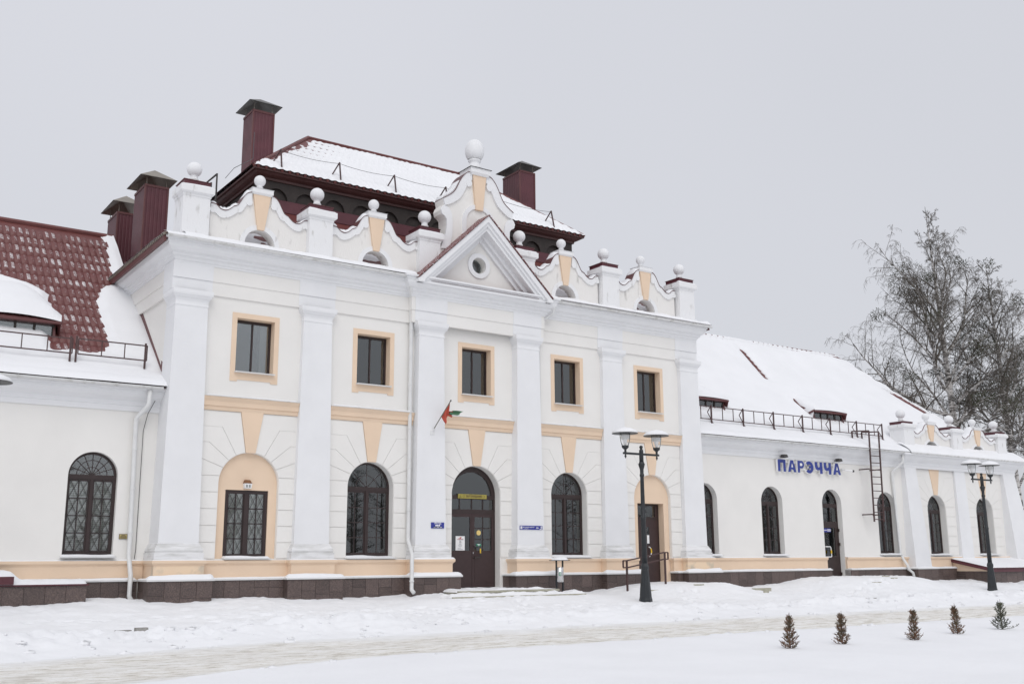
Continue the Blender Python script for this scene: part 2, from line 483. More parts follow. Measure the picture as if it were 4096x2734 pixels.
# value noise
_rs = np.random.RandomState(3)
_P = _rs.rand(256, 256)
def vnoise(x, y):
    xi = np.floor(x).astype(int); yi = np.floor(y).astype(int)
    fx = x - xi; fy = y - yi
    fx = fx * fx * (3 - 2 * fx); fy = fy * fy * (3 - 2 * fy)
    g = lambda a, b: _P[a & 255, b & 255]
    return (g(xi, yi) * (1 - fx) * (1 - fy) + g(xi + 1, yi) * fx * (1 - fy) + g(xi, yi + 1) * (1 - fx) * fy + g(xi + 1, yi + 1) * fx * fy)
def fbm(x, y, oct=4, gain=0.5):
    s = 0; a = 1; t = 0
    for k in range(oct):
        s = s + a * (vnoise(x * 2 ** k + 17.3 * k, y * 2 ** k + 9.1 * k) - 0.5); t += a; a *= gain
    return s / t
def sstep(a, b, x):
    t = np.clip((x - a) / (b - a), 0, 1)
    return t * t * (3 - 2 * t)

# ------------------------------------------------------------------ ground, road
def road_shift(x):
    """the road swings towards the photographer at the left"""
    return -1.5 * sstep(-8.5, -15.0, x)
FEET = []
_fr = random.Random(12)
for (ax, ay), (bx, by) in (((-8.5, -6.2), (-1.2, -2.3)), ((-3.5, -6.4), (0.2, -2.4)), ((-9.5, -3.4), (12.0, -3.9)), ((3.0, -5.8), (7.0, -1.9)), ((9.0, -4.4), (17.4, -1.8)), ((-13.0, -2.6), (-3.0, -2.9)), ((12.0, -3.2), (24.0, -4.2))):
    L = math.hypot(bx - ax, by - ay); k = int(L / 0.36); ux, uy = (bx - ax) / L, (by - ay) / L
    for i in range(k):
        t = (i + 0.5) / k; sd = (1 if i % 2 else -1) * 0.11
        FEET.append((ax + (bx - ax) * t - uy * sd + _fr.gauss(0, 0.07), ay + (by - ay) * t + ux * sd + _fr.gauss(0, 0.07), math.atan2(uy, ux) + _fr.gauss(0, 0.2)))
def ground_z(x, y0_):
    """undulating snow: pavement by the wall, bank along the kerb, road bed, lawn"""
    y = y0_ - road_shift(x) * sstep(-4.6, -6.6, y0_)
    base = np.interp(y, [-400, -60, -27, -16, -12.6, -12.05, -11.7, -7.7, -7.2, -6.2, -5.0, -3.2, -1.2, -0.3, 3, 60, 400],
                     [-1.5, -0.7, -0.42, -0.33, -0.27, -0.285, -0.385, -0.385, -0.30, -0.20, -0.19, -0.13, 0.05, 0.17, 0.2, 0.1, 0.0])
    near = sstep(-3.5, -0.8, y)
    lvl = np.interp(x, [-30, -13, -10.8, -9, -7.3, -6, -4, -2.8, -2.2, -1.1, 0.4, 1.5, 2.6, 4, 5.3, 6.2, 7.2, 8.4, 9.6, 11.5, 14, 16, 17.6, 19.4, 21, 22.5, 25, 27, 40],
                    [0.1, 0.1, 0.12, 0.03, 0.08, 0.04, 0.0, 0.05, 0.10, 0.16, 0.13, 0.14, 0.02, -0.06, -0.05, 0.08, 0.17, 0.12, 0.04, -0.03, 0.08, 0.18, 0.26, 0.24, 0.10, 0.02, 0.06, 0.06, 0.0])
    z = base + near * lvl
    side = sstep(-12.0, -11.6, y)                       # 0 on the lawn
    z = z + (1 - side) * 0.035 * fbm(x * 0.35, y * 0.5, 3) + (1 - side) * 0.012 * fbm(x * 2.1, y * 2.1, 3)
    pav = side * sstep(-7.6, -6.8, y)
    z = z + pav * (0.09 * fbm(x * 0.6, y * 0.9, 4) + 0.085 * fbm(x * 2.2, y * 3.0, 4) + 0.03 * fbm(x * 6, y * 7, 2))
    bank = np.exp(-((y + 6.0 + 0.5 * fbm(x * 0.3, y * 0, 2)) / 0.62) ** 2)
    z = z + bank * (0.11 + 0.30 * fbm(x * 0.55, y * 0.8, 3) + 0.36 * np.abs(fbm(x * 2.3, y * 2.6, 4)) + 0.16 * fbm(x * 6.0, y * 6.0, 2))
    # trodden path to the main door
    trod = np.exp(-((x + 1.5 - 0.55 * (y + 1)) / 1.3) ** 2) * sstep(-6.5, -4, y) * sstep(0.5, -1.5, y)
    z = z + trod * 0.07 * fbm(x * 4.5, y * 4.5, 3)
    for cx, hx, y0, top, fall in ((7.3, 1.5, -1.3, 0.40, 1.1), (17.7, 1.9, -1.1, 0.46, 1.5), (0.2, 2.6, -2.0, 0.155, 1.3)):
        dx = np.maximum(np.abs(x - cx) - hx, 0) / 1.6; dy = np.maximum(y0 - y, 0) / fall
        m = np.exp(-(dx * dx + dy * dy) * 1.6)
        z = z + m * np.maximum(top - z, 0) * (0.92 + 0.25 * fbm(x * 1.3, y * 1.3, 3))
    z = z + pav * sstep(-0.1, 0.12, fbm(x * 1.1 + 40, y * 1.3, 3)) * 0.055 * np.abs(fbm(x * 5.5, y * 5.5, 3)) * 2
    edge = np.exp(-((y + 12.0) / 0.22) ** 2)
    z = z + edge * 0.07 * fbm(x * 1.8, y * 3, 4)
    z = z + np.exp(-((y + 7.35) / 0.35) ** 2) * 0.14 * fbm(x * 1.6, y * 2.4, 4)
    if z.size > 100:
        for fx, fy, fa in FEET:
            m = (np.abs(x - fx) < 0.35) & (np.abs(y0_ - fy) < 0.35)
            if m.any():
                c, s_ = math.cos(fa), math.sin(fa); dx = x[m] - fx; dy = y0_[m] - fy
                u = dx * c + dy * s_; v = -dx * s_ + dy * c
                q = (u / 0.16) ** 2 + (v / 0.085) ** 2
                z[m] += -0.085 * np.exp(-q ** 1.5) + 0.022 * np.exp(-((np.sqrt(q) - 1.6) / 0.4) ** 2)
    return z
def axis(lo, hi, step, far, g=1.22):
    a = list(np.arange(lo, hi + 1e-6, step))
    s = step; v = hi
    while v < far:
        s *= g; v += s; a.append(v)
    s = step; v = lo; pre = []
    while v > -far:
        s *= g; v -= s; pre.append(v)
    return np.array(pre[::-1] + a)
gx = axis(-19, 33, 0.085, 700); gy = axis(-18.5, 1.0, 0.055, 700)
GX, GY = np.meshgrid(gx, gy)
o = bpy.data.objects.new('ground', grid_mesh('ground', GX, GY, ground_z(GX, GY), 'snow'))
col.objects.link(o); tag(o, 'snow covered ground of pavement and lawn round the station', 'snow', kind='structure')
rx = np.concatenate([np.arange(-60, -19, 0.4), np.arange(-19, 34, 0.12), np.arange(34, 120, 0.5)]); ry = np.arange(-12.45, -6.8, 0.07)
RX, RY = np.meshgrid(rx, ry)
rz = -0.335 + 0.022 * fbm(RX * 0.5, RY * 3.5, 4) - 0.03 * np.exp(-((RY + 8.6) / 0.5) ** 2) - 0.03 * np.exp(-((RY + 10.9) / 0.5) ** 2)
rz = rz - 0.10 * sstep(-11.7, -12.4, RY) - 0.12 * sstep(-7.5, -6.8, RY)
rz = rz + 0.014 * fbm(RX * 2.5, RY * 5, 3)
rme = grid_mesh('road', RX, RY + road_shift(RX), rz, 'road_snow')
wear = sstep(-12.25, -11.0, RY + 0.7 * fbm(RX * 0.9, RY * 1.5, 4)) * sstep(-7.3, -8.7, RY + 1.2 * fbm(RX * 0.7 + 9, RY * 1.5, 4))
wear = wear * (0.78 + 0.22 * np.clip(np.exp(-((RY + 8.8) / 0.7) ** 2) + np.exp(-((RY + 10.8) / 0.7) ** 2), 0, 1))
at_ = rme.attributes.new('wear', 'FLOAT', 'POINT'); at_.data.foreach_set('value', np.clip(wear, 0, 1).astype(np.float32).ravel())
o = bpy.data.objects.new('road', rme)
col.objects.link(o); tag(o, 'road of packed sandy grey snow between lawn and pavement', 'road', kind='structure')
def gz(x, y):
    return float(ground_z(np.array([float(x)]), np.array([float(y)]))[0])
cl_ = MB(); _cr = random.Random(41)
for i in range(260):
    cx_ = _cr.uniform(-15.5, 24); row = _cr.random()
    cy_ = _cr.gauss(-6.5, 0.5) if row < 0.6 else (_cr.gauss(-7.5, 0.2) if row < 0.85 else _cr.gauss(-12.05, 0.15))
    cy_ += float(road_shift(np.array([cx_]))[0]) * (1 if cy_ < -5.8 else 0)
    rr_ = _cr.choice((0.03, 0.04, 0.05, 0.05, 0.07, 0.10)) * _cr.uniform(0.7, 1.2); zz_ = gz(cx_, cy_) if cy_ > -7.3 else max(gz(cx_, cy_), -0.335)
    k0 = len(cl_.v); ns, nr_ = 7, 4
    for j in range(nr_ + 1):
        ph = math.pi * j / nr_
        for i2 in range(ns):
            th_ = 6.283 * i2 / ns; q_ = rr_ * _cr.uniform(0.55, 1.25)
            cl_.v.append((cx_ + q_ * 1.25 * math.sin(ph) * math.cos(th_), cy_ + q_ * math.sin(ph) * math.sin(th_), zz_ + q_ * 0.5 * math.cos(ph) - rr_ * 0.05))
    for j in range(nr_):
        for i2 in range(ns):
            cl_.f.append((k0 + j * ns + i2, k0 + (j + 1) * ns + i2, k0 + (j + 1) * ns + (i2 + 1) % ns, k0 + j * ns + (i2 + 1) % ns))
tag(cl_.build('snow_clods', 'snow', smooth=True), 'loose clods of ploughed snow strewn along the road edges', 'snow', kind='stuff')
kb = MB().box(-60, 60, -5.16, -5.03, -0.9, -0.42).build('kerb', 'kerb_stone')
tag(kb, 'grey kerb stones poking out of the snow bank', 'kerb', kind='structure')
for kx, kw, dz in ((-11.6, 0.16, 0.05), (-11.25, 0.13, 0.075), (-8.15, 0.2, 0.06), (-7.2, 0.2, 0.05), (-7.0, 0.12, 0.03), (12.1, 0.35, 0.03), (16.3, 0.3, 0.03)):
    z = gz(kx, -5.1) + dz
    MB().frust((kx - kw, kx + kw, -5.2, -5.02), -0.45, (kx - kw * 0.95, kx + kw * 0.9, -5.17, -5.04), z).build('kerb_stone', 'kerb_stone', kb)

# ------------------------------------------------------------------ the station building
B = thing('station_building', 'long white station building with cream walls, peach trim and snowy red roofs', 'building', (0, 0, 0))
BAYS = [-7.232, -3.6, 0.0, 3.6, 7.232]
def arc(cx, cz, r, a0, a1, n):
    return [(cx + r * math.cos(RAD(a0 + (a1 - a0) * i / n)), cz + r * math.sin(RAD(a0 + (a1 - a0) * i / n))) for i in range(n + 1)]
def wall_openings(mb, x0, x1, z0, z1, y, ops, depth):
    """front sheet of a wall with openings ops=[(cx,w,zb,ztop,arched)], reveals run back by depth"""
    x = x0
    def q(a, b, c, d):
        mb.add([(a[0], y, a[1]), (b[0], y, b[1]), (c[0], y, c[1]), (d[0], y, d[1])], [(0, 1, 2, 3)])
    for cx, wd, zb, zt, arched in sorted(ops):
        l, r = cx - wd / 2, cx + wd / 2
        if l > x + 1e-6: q((x, z0), (l, z0), (l, z1), (x, z1))
        if zb > z0: q((l, z0), (r, z0), (r, zb), (l, zb))
        if arched:
            R = wd / 2; zs = zt - R
            top = arc(cx, zs, R, 180, 0, 28)
        else:
            top = [(l, zt), (r, zt)]; zs = zt
        for a, b in zip(top[:-1], top[1:]):
            q(a, b, (b[0], z1), (a[0], z1))
        loop = [(l, zb)] + top + [(r, zb)]
        for a, b in zip(loop, loop[1:] + loop[:1]):
            mb.add([(a[0], y, a[1]), (b[0], y, b[1]), (b[0], y + depth, b[1]), (a[0], y + depth, a[1])], [(3, 2, 1, 0)])
        x = r
    if x < x1: q((x, z0), (x1, z0), (x1, z1), (x, z1))
    return mb

# ---- openings of the central block
LOW = [(-7.232, 1.66, 1.24, 4.02, True), (-3.6, 1.46, 1.25, 3.95, True), (0, 1.75, 0.15, 4.0, True), (3.6, 1.46, 1.25, 3.95, True), (7.232, 1.66, 0.2, 4.02, True)]
mb = MB()
# niches in bays 1 and 5 are shallow, the others run back to the frames
wall_openings(mb, -9.45, -5.4, -0.3, 5.12, 0, [LOW[0]], 0.10)
wall_openings(mb, -5.4, -1.8, -0.3, 5.12, 0, [LOW[1]], 0.36)
wall_openings(mb, -1.8, 1.8, -0.3, 5.12, 0, [LOW[2]], 0.36)
wall_openings(mb, 1.8, 5.4, -0.3, 5.12, 0, [LOW[3]], 0.36)
wall_openings(mb, 5.4, 9.45, -0.3, 5.12, 0, [LOW[4]], 0.10)
wall_openings(mb, -9.45, 9.45, 5.12, 9.05, 0, [(b, 1.085, 6.2, 7.685, False) for b in BAYS], 0.34)
mb.box(-9.45, -9.44, 0.002, 12.6, -0.3, 9.6); mb.box(9.44, 9.45, 0.002, 12.6, -0.3, 9.6)
mb.box(-9.45, 9.45, 12.5, 12.6, -0.3, 9.6)
FW = mb.build('facade_wall', 'cream_plaster', B)
# inner rooms: added floors and back partitions, coloured dark to stand for unlit depth
MB().box(-9.3, 9.3, 2.6, 2.7, -0.3, 9.2).box(-9.3, 9.3, 0.42, 2.6, 4.9, 5.0).box(-9.3, 9.3, 0.42, 2.6, 0.1, 0.18).build('room_partition', 'room_dark', B)
# peach niche backs in bays 1 and 5
nb = MB()
wall_openings(nb, -8.06, -6.40, 1.24, 4.02, 0.101, [(-7.232, 1.19, 1.28, 3.03, False)], 0.10)
nb.build('niche', 'peach_plaster', B)
nb = MB()
wall_openings(nb, 6.40, 8.06, 0.2, 4.02, 0.101, [(7.232, 1.2, 0.2, 3.05, False)], 0.32)
nb.build('niche', 'peach_plaster', B)

# ---- rusticated plaster blocks round the ground floor arches
def shrink(poly, d=0.0115):
    cx = sum(p[0] for p in poly) / len(poly); cz = sum(p[1] for p in poly) / len(poly)
    out = []
    for x, z in poly:
        l = math.hypot(x - cx, z - cz)
        out.append((x + (cx - x) / l * d * 1.3, z + (cz - z) / l * d * 1.3))
    return out
def blocks(cx, R, ztop, parent, y=0.0, zlow=1.24, xe=1.36, ztopblk=5.10, sc=1.0, key=0.13, keytop=0.315):
    zs = ztop - R
    rows = [1.24, 1.66, 2.09, 2.52, 2.95, 3.38]
    def A(a0, a1): return arc(0, zs, R, a0, a1, 5)
    h = math.degrees(math.asin(min(0.95, max(0.02, (3.38 - zs) / R))))
    kA = math.degrees(math.acos(key / R))
    polys = []
    for k in range(4):
        if rows[k + 1] > zlow: polys.append([(R, max(zlow, rows[k])), (xe, max(zlow, rows[k])), (xe, rows[k + 1]), (R, rows[k + 1])])
    polys.append([(R, 2.95), (xe, 2.95), (xe, 3.38)] + A(h, 0))
    polys.append(A(29, h) + [(xe, 3.38), (xe, 3.83)])
    polys.append(A(46, 29) + [(xe, 3.83), (xe, 4.26), (1.15, 4.26)])
    polys.append(A(62.5, 46) + [(1.15, 4.26), (xe, 4.26), (xe, 4.68), (0.81, 4.68)])
    polys.append(A(kA, 62.5) + [(0.81, 4.68), (xe, 4.68), (xe, ztopblk), (keytop, ztopblk)])
    for p in polys:
        p = shrink(p)
        for sgn in (1, -1):
            q = [(cx + sgn * x, z) for x, z in p]
            if sgn < 0: q = q[::-1]
            MB().prism_y(q, y - 0.022, y + 0.002).build('plaster_block', 'cream_plaster', parent)
for (cx, wd, zb, zt, ar) in LOW:
    blocks(cx, wd / 2, zt, FW)
# ---- keystones and string courses
for (cx, wd, zb, zt, ar) in LOW:
    MB().prism_y([(cx - 0.13, zt - 0.005), (cx + 0.13, zt - 0.005), (cx + 0.315, 5.115), (cx - 0.315, 5.115)], -0.05, 0.0).build('keystone', 'peach_plaster', B)
SC = [(0, 5.10), (0.05, 5.10), (0.07, 5.17), (0.065, 5.20), (0.10, 5.22), (0.11, 5.33), (0.16, 5.41), (0.17, 5.46), (0.0, 5.46)]
SN = []
for x0, x1 in ((-8.62, -5.93), (-4.98, -2.28), (-1.37, 1.37), (2.28, 4.98), (5.93, 8.62)):
    MB().sweep([(x0, 0), (x1, 0)], SC).build('string_course', 'peach_plaster', B)
    MB().sweep([(x0, 0), (x1, 0)], [(0, 5.46), (0.19, 5.455), (0.19, 5.475), (0, 5.495)]).build('ledge_flashing', 'gutter_white', B)
    SN.append(((x0 + 0.05, x1 - 0.05), -0.185, 0.0, 5.482, 0.035))
# ---- pilasters
def ring(mb, x0, x1, yf, yb, prof):
    mb.sweep([(x0, yb), (x0, yf), (x1, yf), (x1, yb)], prof)
PIL = [(-9.08, -0.20, -0.155, 0.62), (-5.46, -0.20, -0.155, 0.03), (-1.80, -0.36, -0.30, 0.03), (1.80, -0.36, -0.30, 0.03), (5.46, -0.20, -0.155, 0.03), (9.08, -0.20, -0.155, 0.62)]
for c, yb0, yt0, back in PIL:
    sh = MB().frust((c - 0.515, c + 0.515, yb0, back), 1.6, (c - 0.43, c + 0.43, yt0, back), 8.06).build('pilaster', 'white_plaster', B)
    bs = MB()
    ring(bs, c - 0.5, c + 0.5, yb0 + 0.015, back, [(0, 1.20), (0.13, 1.20), (0.13, 1.385), (0.10, 1.395), (0.115, 1.44), (0.10, 1.50), (0.07, 1.535), (0.06, 1.57), (0.045, 1.575), (0.035, 1.615), (0, 1.63)])
    bs.build('pilaster_base', 'stained_plaster', sh)
    cp = MB()
    ring(cp, c - 0.43, c + 0.43, yt0, back, [(0.0, 7.78), (0.012, 7.80), (0.02, 7.83), (0.008, 7.86), (0.008, 7.93), (0.03, 7.99), (0.07, 8.04), (0.085, 8.08), (0.10, 8.09), (0.11, 8.14), (0.11, 8.23), (0.0, 8.26)])
    cp.build('capital', 'white_plaster', sh)
# ---- entablature: architrave, frieze (cream, white blocks over the pilasters), cornice
XF = 9.52
path_main = lambda e=0: [(-9.47, 12.0), (-9.47, 0), (-2.42, 0), (-2.42, -0.2), (2.42, -0.2), (2.42, 0), (9.47, 0), (9.47, 12.0)]
MB().sweep(path_main(), [(-0.06, 8.20), (0.045, 8.20), (0.045, 8.57), (0.07, 8.575), (0.07, 9.02), (-0.06, 9.02)]).build('frieze', 'cream_plaster', B)
for c in (-9.08, -5.46, -1.8, 1.8, 5.46, 9.08):
    yy = -0.2 if abs(c) < 2 else 0.0
    f = MB()
    x0, x1 = c - 0.56, c + 0.56
    if c == -9.08: x0 = -9.60
    if c == 9.08: x1 = 9.60
    bk = 0.75 if abs(c) > 9 else yy - 0.03
    if abs(c) > 9:
        f.box(x0, x1, yy - 0.06, bk, 8.255, 8.57).box(x0, x1, yy - 0.085, bk, 8.572, 9.03)
    else:
        f.box(x0, x1, yy - 0.06, yy - 0.03, 8.255, 8.57).box(x0, x1, yy - 0.085, yy - 0.03, 8.572, 9.03)
    f.build('frieze_block', 'white_plaster', B)
CORN = [(-0.06, 8.98), (0.09, 8.98), (0.10, 9.03), (0.13, 9.05), (0.15, 9.11), (0.21, 9.15), (0.22, 9.21), (0.30, 9.25), (0.36, 9.33), (0.38, 9.42), (0.41, 9.44), (0.41, 9.50), (0.47, 9.51), (0.47, 9.565), (-0.06, 9.57)]
MB().sweep(path_main(), CORN).build('cornice', 'white_plaster', B)
def gutter(mb, p0, p1, r=0.065, brackets=True):
    a, b = Vector(p0), Vector(p1)
    d = (b - a).normalized(); nrm = Vector((d.y, -d.x, 0))
    n = 8
    sec = [(math.cos(RAD(180 + 180 * i / n)) * r, math.sin(RAD(180 + 180 * i / n)) * r) for i in range(n + 1)]
    sec += [(r * 0.88 * math.cos(RAD(360 - 180 * i / n)), r * 0.88 * math.sin(RAD(360 - 180 * i / n))) for i in range(n + 1)]
    m = len(sec); vs = []
    for p in (a, b):
        for u, v in sec: vs.append(p + nrm * u + Vector((0, 0, v)))
    mb.add(vs, [(i, (i + 1) % m, m + (i + 1) % m, m + i) for i in range(m)] + [tuple(range(m - 1, -1, -1)), tuple(range(m, 2 * m))])
    if brackets:
        L = (b - a).length; k = max(2, int(L / 0.75))
        for i in range(k):
            c = a + d * (L * (i + 0.5) / k)
            pts = [c + nrm * (math.cos(RAD(175 + 190 * j / 8)) * r * 1.1) + Vector((0, 0, math.sin(RAD(175 + 190 * j / 8)) * r * 1.1)) for j in range(9)]
            mb.tube(pts, 0.008, 4)
g = MB(); gutter(g, (-9.93, -0.50, 9.575), (-2.47, -0.50, 9.545)); g.build('gutter', 'gutter_white', B)
g = MB(); gutter(g, (2.60, -0.50, 9.525), (10.0, -0.50, 9.535)); g.build('gutter', 'gutter_white', B)

# ---- plinth (granite slabs), caps and peach dado
PW, PC = 0.80, 0.82
def seg_paths(yw, dp, dc, pw, pc, side):
    """plan paths of a band along the facade, broken round the pilasters and at the doors"""
    L = [(-9.08 - pw, side), (-9.08 - pw, dp), (-9.08 + pw, dp), (-9.08 + pw, yw), (-5.46 - pw, yw), (-5.46 - pw, dp), (-5.46 + pw, dp), (-5.46 + pw, yw), (-1.8 - pc, yw), (-1.8 - pc, dc), (-1.8 + min(pc, 0.92), dc), (-1.8 + min(pc, 0.92), 0.05)]
    Mi = [(1.8 - min(pc, 0.92), 0.05), (1.8 - min(pc, 0.92), dc), (1.8 + pc, dc), (1.8 + pc, yw), (5.46 - pw, yw), (5.46 - pw, dp), (5.46 + pw, dp), (5.46 + pw, yw + 0.001), (6.40, yw + 0.001), (6.40, 0.09)]
    Rr = [(8.06, 0.09), (8.06, yw), (9.08 - pw, yw), (9.08 - pw, dp), (9.08 + pw, dp), (9.08 + pw, side)]
    return [L, Mi, Rr]
DADO = [(-0.2, 0.72), (0, 0.72), (0, 1.06), (0.015, 1.09), (0.05, 1.12), (0.06, 1.14), (0.06, 1.20), (-0.2, 1.215)]
for p in seg_paths(-0.09, -0.36, -0.52, 0.63, 0.65, 0.58):
    MB().sweep(p, DADO).build('dado', 'peach_plaster', B)
# stained pedestal faces below the pilasters
for c, yf in ((-9.08, -0.363), (9.08, -0.363)):
    MB().box(c - 0.634, c + 0.634, yf, yf + 0.2, 0.725, 1.06).build('pedestal', 'stained_peach', B)
CAPP = [(-0.25, 0.70), (0.04, 0.695), (0.045, 0.735), (-0.25, 0.76)]
core_paths = seg_paths(-0.29, -0.56, -0.71, PW, PC, 0.28)
PL = []
for p in core_paths:
    c = MB().sweep(p, [(-0.3, -0.4), (-0.03, -0.4), (-0.03, 0.70), (-0.3, 0.70)]).build('plinth', 'joint_grey', B)
    PL.append(c)
    MB().sweep(p, CAPP).build('plinth_cap', 'pipe_white', B)
rnd = random.Random(5)
def slab_run(a, b, parent, zlo=-0.1, zhi=0.694, mirror=False):
    """granite facing slabs on plan segment a->b"""
    a = Vector((*a, 0)); b = Vector((*b, 0)); d = b - a; L = d.length
    if L < 0.12: return
    d.normalize(); nr = Vector((d.y, -d.x, 0))
    k = max(1, round(L / 0.43)); wd = L / k
    for i in range(k):
        cuts = [zlo]
        if rnd.random() < 0.72: cuts.append(rnd.uniform(0.2, 0.52))
        cuts.append(zhi)
        for z0, z1 in zip(cuts[:-1], cuts[1:]):
            s0 = a + d * (i * wd + 0.004); s1 = a + d * ((i + 1) * wd - 0.004)
            o = rnd.uniform(0.0, 0.004)
            p = [s0 + nr * o, s1 + nr * o, s1 - nr * 0.028, s0 - nr * 0.028]
            vs = [(q.x, q.y, z0 + 0.004) for q in p] + [(q.x, q.y, z1 - 0.004) for q in p]
            MB().hexa(vs).build('granite_slab', 'granite', parent)
for p, par in zip(core_paths, PL):
    for a, b in zip(p[:-1], p[1:]):
        slab_run(a, b, par)

# ------------------------------------------------------------------ windows and doors
def pane(x0, x1, y, z0, z1, parent, m='glass'):
    return MB().box(x0, x1, y, y + 0.012, z0, z1).build('pane', m, parent)
def arch_window(cx, wd, z0, zt, y, behind=None, lattice=False, rich=False, behind_arch=None, label=None):
    R = wd / 2; zs = zt - R
    f = MB()
    # outer frame: jambs, bottom rail, arch ring
    t = 0.05
    f.box(cx - R, cx - R + t, y, y + 0.09, z0, zs); f.box(cx + R - t, cx + R, y, y + 0.09, z0, zs)
    f.box(cx - R + t, cx + R - t, y, y + 0.09, z0, z0 + 0.085)
    o_ = arc(cx, zs, R, 180, 0, 24); i_ = arc(cx, zs, R - 0.06, 180, 0, 24)
    for k in range(24):
        f.prism_y([i_[k], i_[k + 1], o_[k + 1], o_[k]], y, y + 0.09)
    f.box(cx - R + t, cx + R - t, y - 0.012, y + 0.09, zs - 0.085, zs + 0.03)      # transom
    f.box(cx - 0.035, cx + 0.035, y - 0.018, y + 0.09, z0 + 0.085, zs - 0.085)         # mullion
    win = f.build('window', 'frame_brown', B, label=label)
    bars = MB(); zb0, zb1 = z0 + 0.085, zs - 0.085
    for s in (-1, 1):
        xa, xb = (cx - R + t, cx - 0.035) if s < 0 else (cx + 0.035, cx + R - t)
        bars.box(xa, xa + 0.038, y + 0.005, y + 0.06, zb0, zb1).box(xb - 0.038, xb, y + 0.005, y + 0.06, zb0, zb1)
        bars.box(xa + 0.038, xb - 0.038, y + 0.005, y + 0.06, zb0, zb0 + 0.05).box(xa + 0.038, xb - 0.038, y + 0.005, y + 0.06, zb1 - 0.05, zb1)
        ga, gb = xa + 0.038, xb - 0.038; gm = (ga + gb) / 2
        h0, h1 = zb0 + 0.05, zb1 - 0.05
        bars.box(gm - 0.012, gm + 0.012, y + 0.012, y + 0.045, h0, h1)
        for k in range(4):
            za = h0 + (h1 - h0) * k / 4; zc = h0 + (h1 - h0) * (k + 1) / 4
            if k: bars.box(ga, gb, y + 0.014, y + 0.043, za - 0.012, za + 0.012)
            pane(ga, gm, y + 0.024, za, zc, win); pane(gm, gb, y + 0.024, za, zc, win)
    rr = R - 0.06
    angs = [180, 135, 90, 45, 0] if not rich else [180, 157.5, 135, 112.5, 90, 67.5, 45, 22.5, 0]
    for a in angs[1:-1]:
        c, s_ = math.cos(RAD(a)), math.sin(RAD(a))
        bars.tube([(cx + 0.02 * c, y + 0.03, zs + 0.03), (cx + rr * c, y + 0.03, zs + rr * s_)], 0.014, 4)
    for fr in ([0.5] if not rich else [0.36, 0.68]):
        bars.tube([(x, y + 0.03, z) for x, z in arc(cx, zs + 0.03, rr * fr, 180, 0, 16)], 0.012, 4)
    bars.build('glazing_bars', 'frame_brown', win)
    for a0, a1 in zip(angs[:-1], angs[1:]):
        poly = [(cx, zs + 0.02)] + arc(cx, zs, rr, a1, a0, 6)
        poly = [(x, max(z, zs + 0.02)) for x, z in poly]
        MB().prism_y(poly, y + 0.024, y + 0.034).build('pane', 'glass', win)
    if lattice:
        lt = MB()
        for s in (-1, 1):
            xa, xb = (cx - R + t, cx - 0.035) if s < 0 else (cx + 0.035, cx + R - t)
            ga, gb = xa + 0.03, xb - 0.03; gm = (ga + gb) / 2
            for xx0, xx1 in ((ga, gm), (gm, gb)):
                for k in range(4):
                    za = zb0 + (zb1 - zb0) * k / 4; zc = zb0 + (zb1 - zb0) * (k + 1) / 4
                    lt.bar((xx0, y - 0.02, za), (xx1, y - 0.02, zc), 0.011); lt.bar((xx1, y - 0.02, za), (xx0, y - 0.02, zc), 0.011)
        lt.build('lattice_grille', 'dark_steel', win)
    if behind:
        bl = MB()
        if behind == 'blind':
            k = int((zb1 - zb0) / 0.05)
            for i in range(k):
                za = zb0 + (zb1 - zb0) * i / k
                bl.add([(cx - R + t, y + 0.095, za), (cx + R - t, y + 0.095, za), (cx + R - t, y + 0.102, za + 0.046), (cx - R + t, y + 0.102, za + 0.046)], [(0, 1, 2, 3)])
            bl.build('blind', 'blind', win)
        else:
            n = 30; vs = []; hb = zb1 if behind != 'curtain_lace' else zb0 + (zb1 - zb0) * 0.62
            for i in range(n + 1):
                xx = cx - R + t + (2 * R - 2 * t) * i / n
                yy = y + 0.17 + 0.02 * math.sin(i * 1.7)
                vs += [(xx, yy, zb0), (xx, yy, hb)]
            bl.add(vs, [(2 * i, 2 * i + 2, 2 * i + 3, 2 * i + 1) for i in range(n)])
            bl.build('curtain_or_reflection', behind, win)
    # metal sill with a strip of snow
    return win
def sill(cx, wd, y0, y1, z, parent, over=0.05, snow=0.05):
    s = MB().prism_x([(y0, z - 0.045), (y0, z - 0.02), (y1, z + 0.012), (y1, z - 0.045)], cx - wd / 2 - over, cx + wd / 2 + over).build('sill', 'pipe_white', parent)
    if snow:
        SN.append(((cx - wd / 2 - over + 0.01, cx + wd / 2 + over - 0.01), y0 + 0.005, y1, z - 0.012, snow))
    return s
# central block, ground floor
wn = arch_window(-3.6, 1.46, 1.26, 3.95, 0.25); sill(-3.6, 1.46, -0.20, 0.25, 1.265, wn, snow=0.06)
wn = arch_window(3.6, 1.46, 1.26, 3.95, 0.25); sill(3.6, 1.46, -0.20, 0.25, 1.265, wn, snow=0.06)
# a few potted plants on the inner sills of the window left of the door
pt = MB()
for px_, h_ in ((-4.12, 0.55), (-3.25, 0.5), (-3.05, 0.4), (-4.0, 0.35)):
    for k in range(9):
        a = rnd.uniform(0, 6.28); l = h_ * rnd.uniform(0.5, 1)
        pt.tube([(px_, 0.45, 1.32), (px_ + 0.05 * math.cos(a), 0.45 + 0.05 * math.sin(a), 1.32 + l * 0.6), (px_ + 0.12 * math.cos(a), 0.45 + 0.1 * math.sin(a), 1.32 + l)], [0.012, 0.018, 0.003], 4)
tag(pt.build('potted_plant', 'plant_green'), 'green house plants standing inside the arched window left of the main door', 'plant')
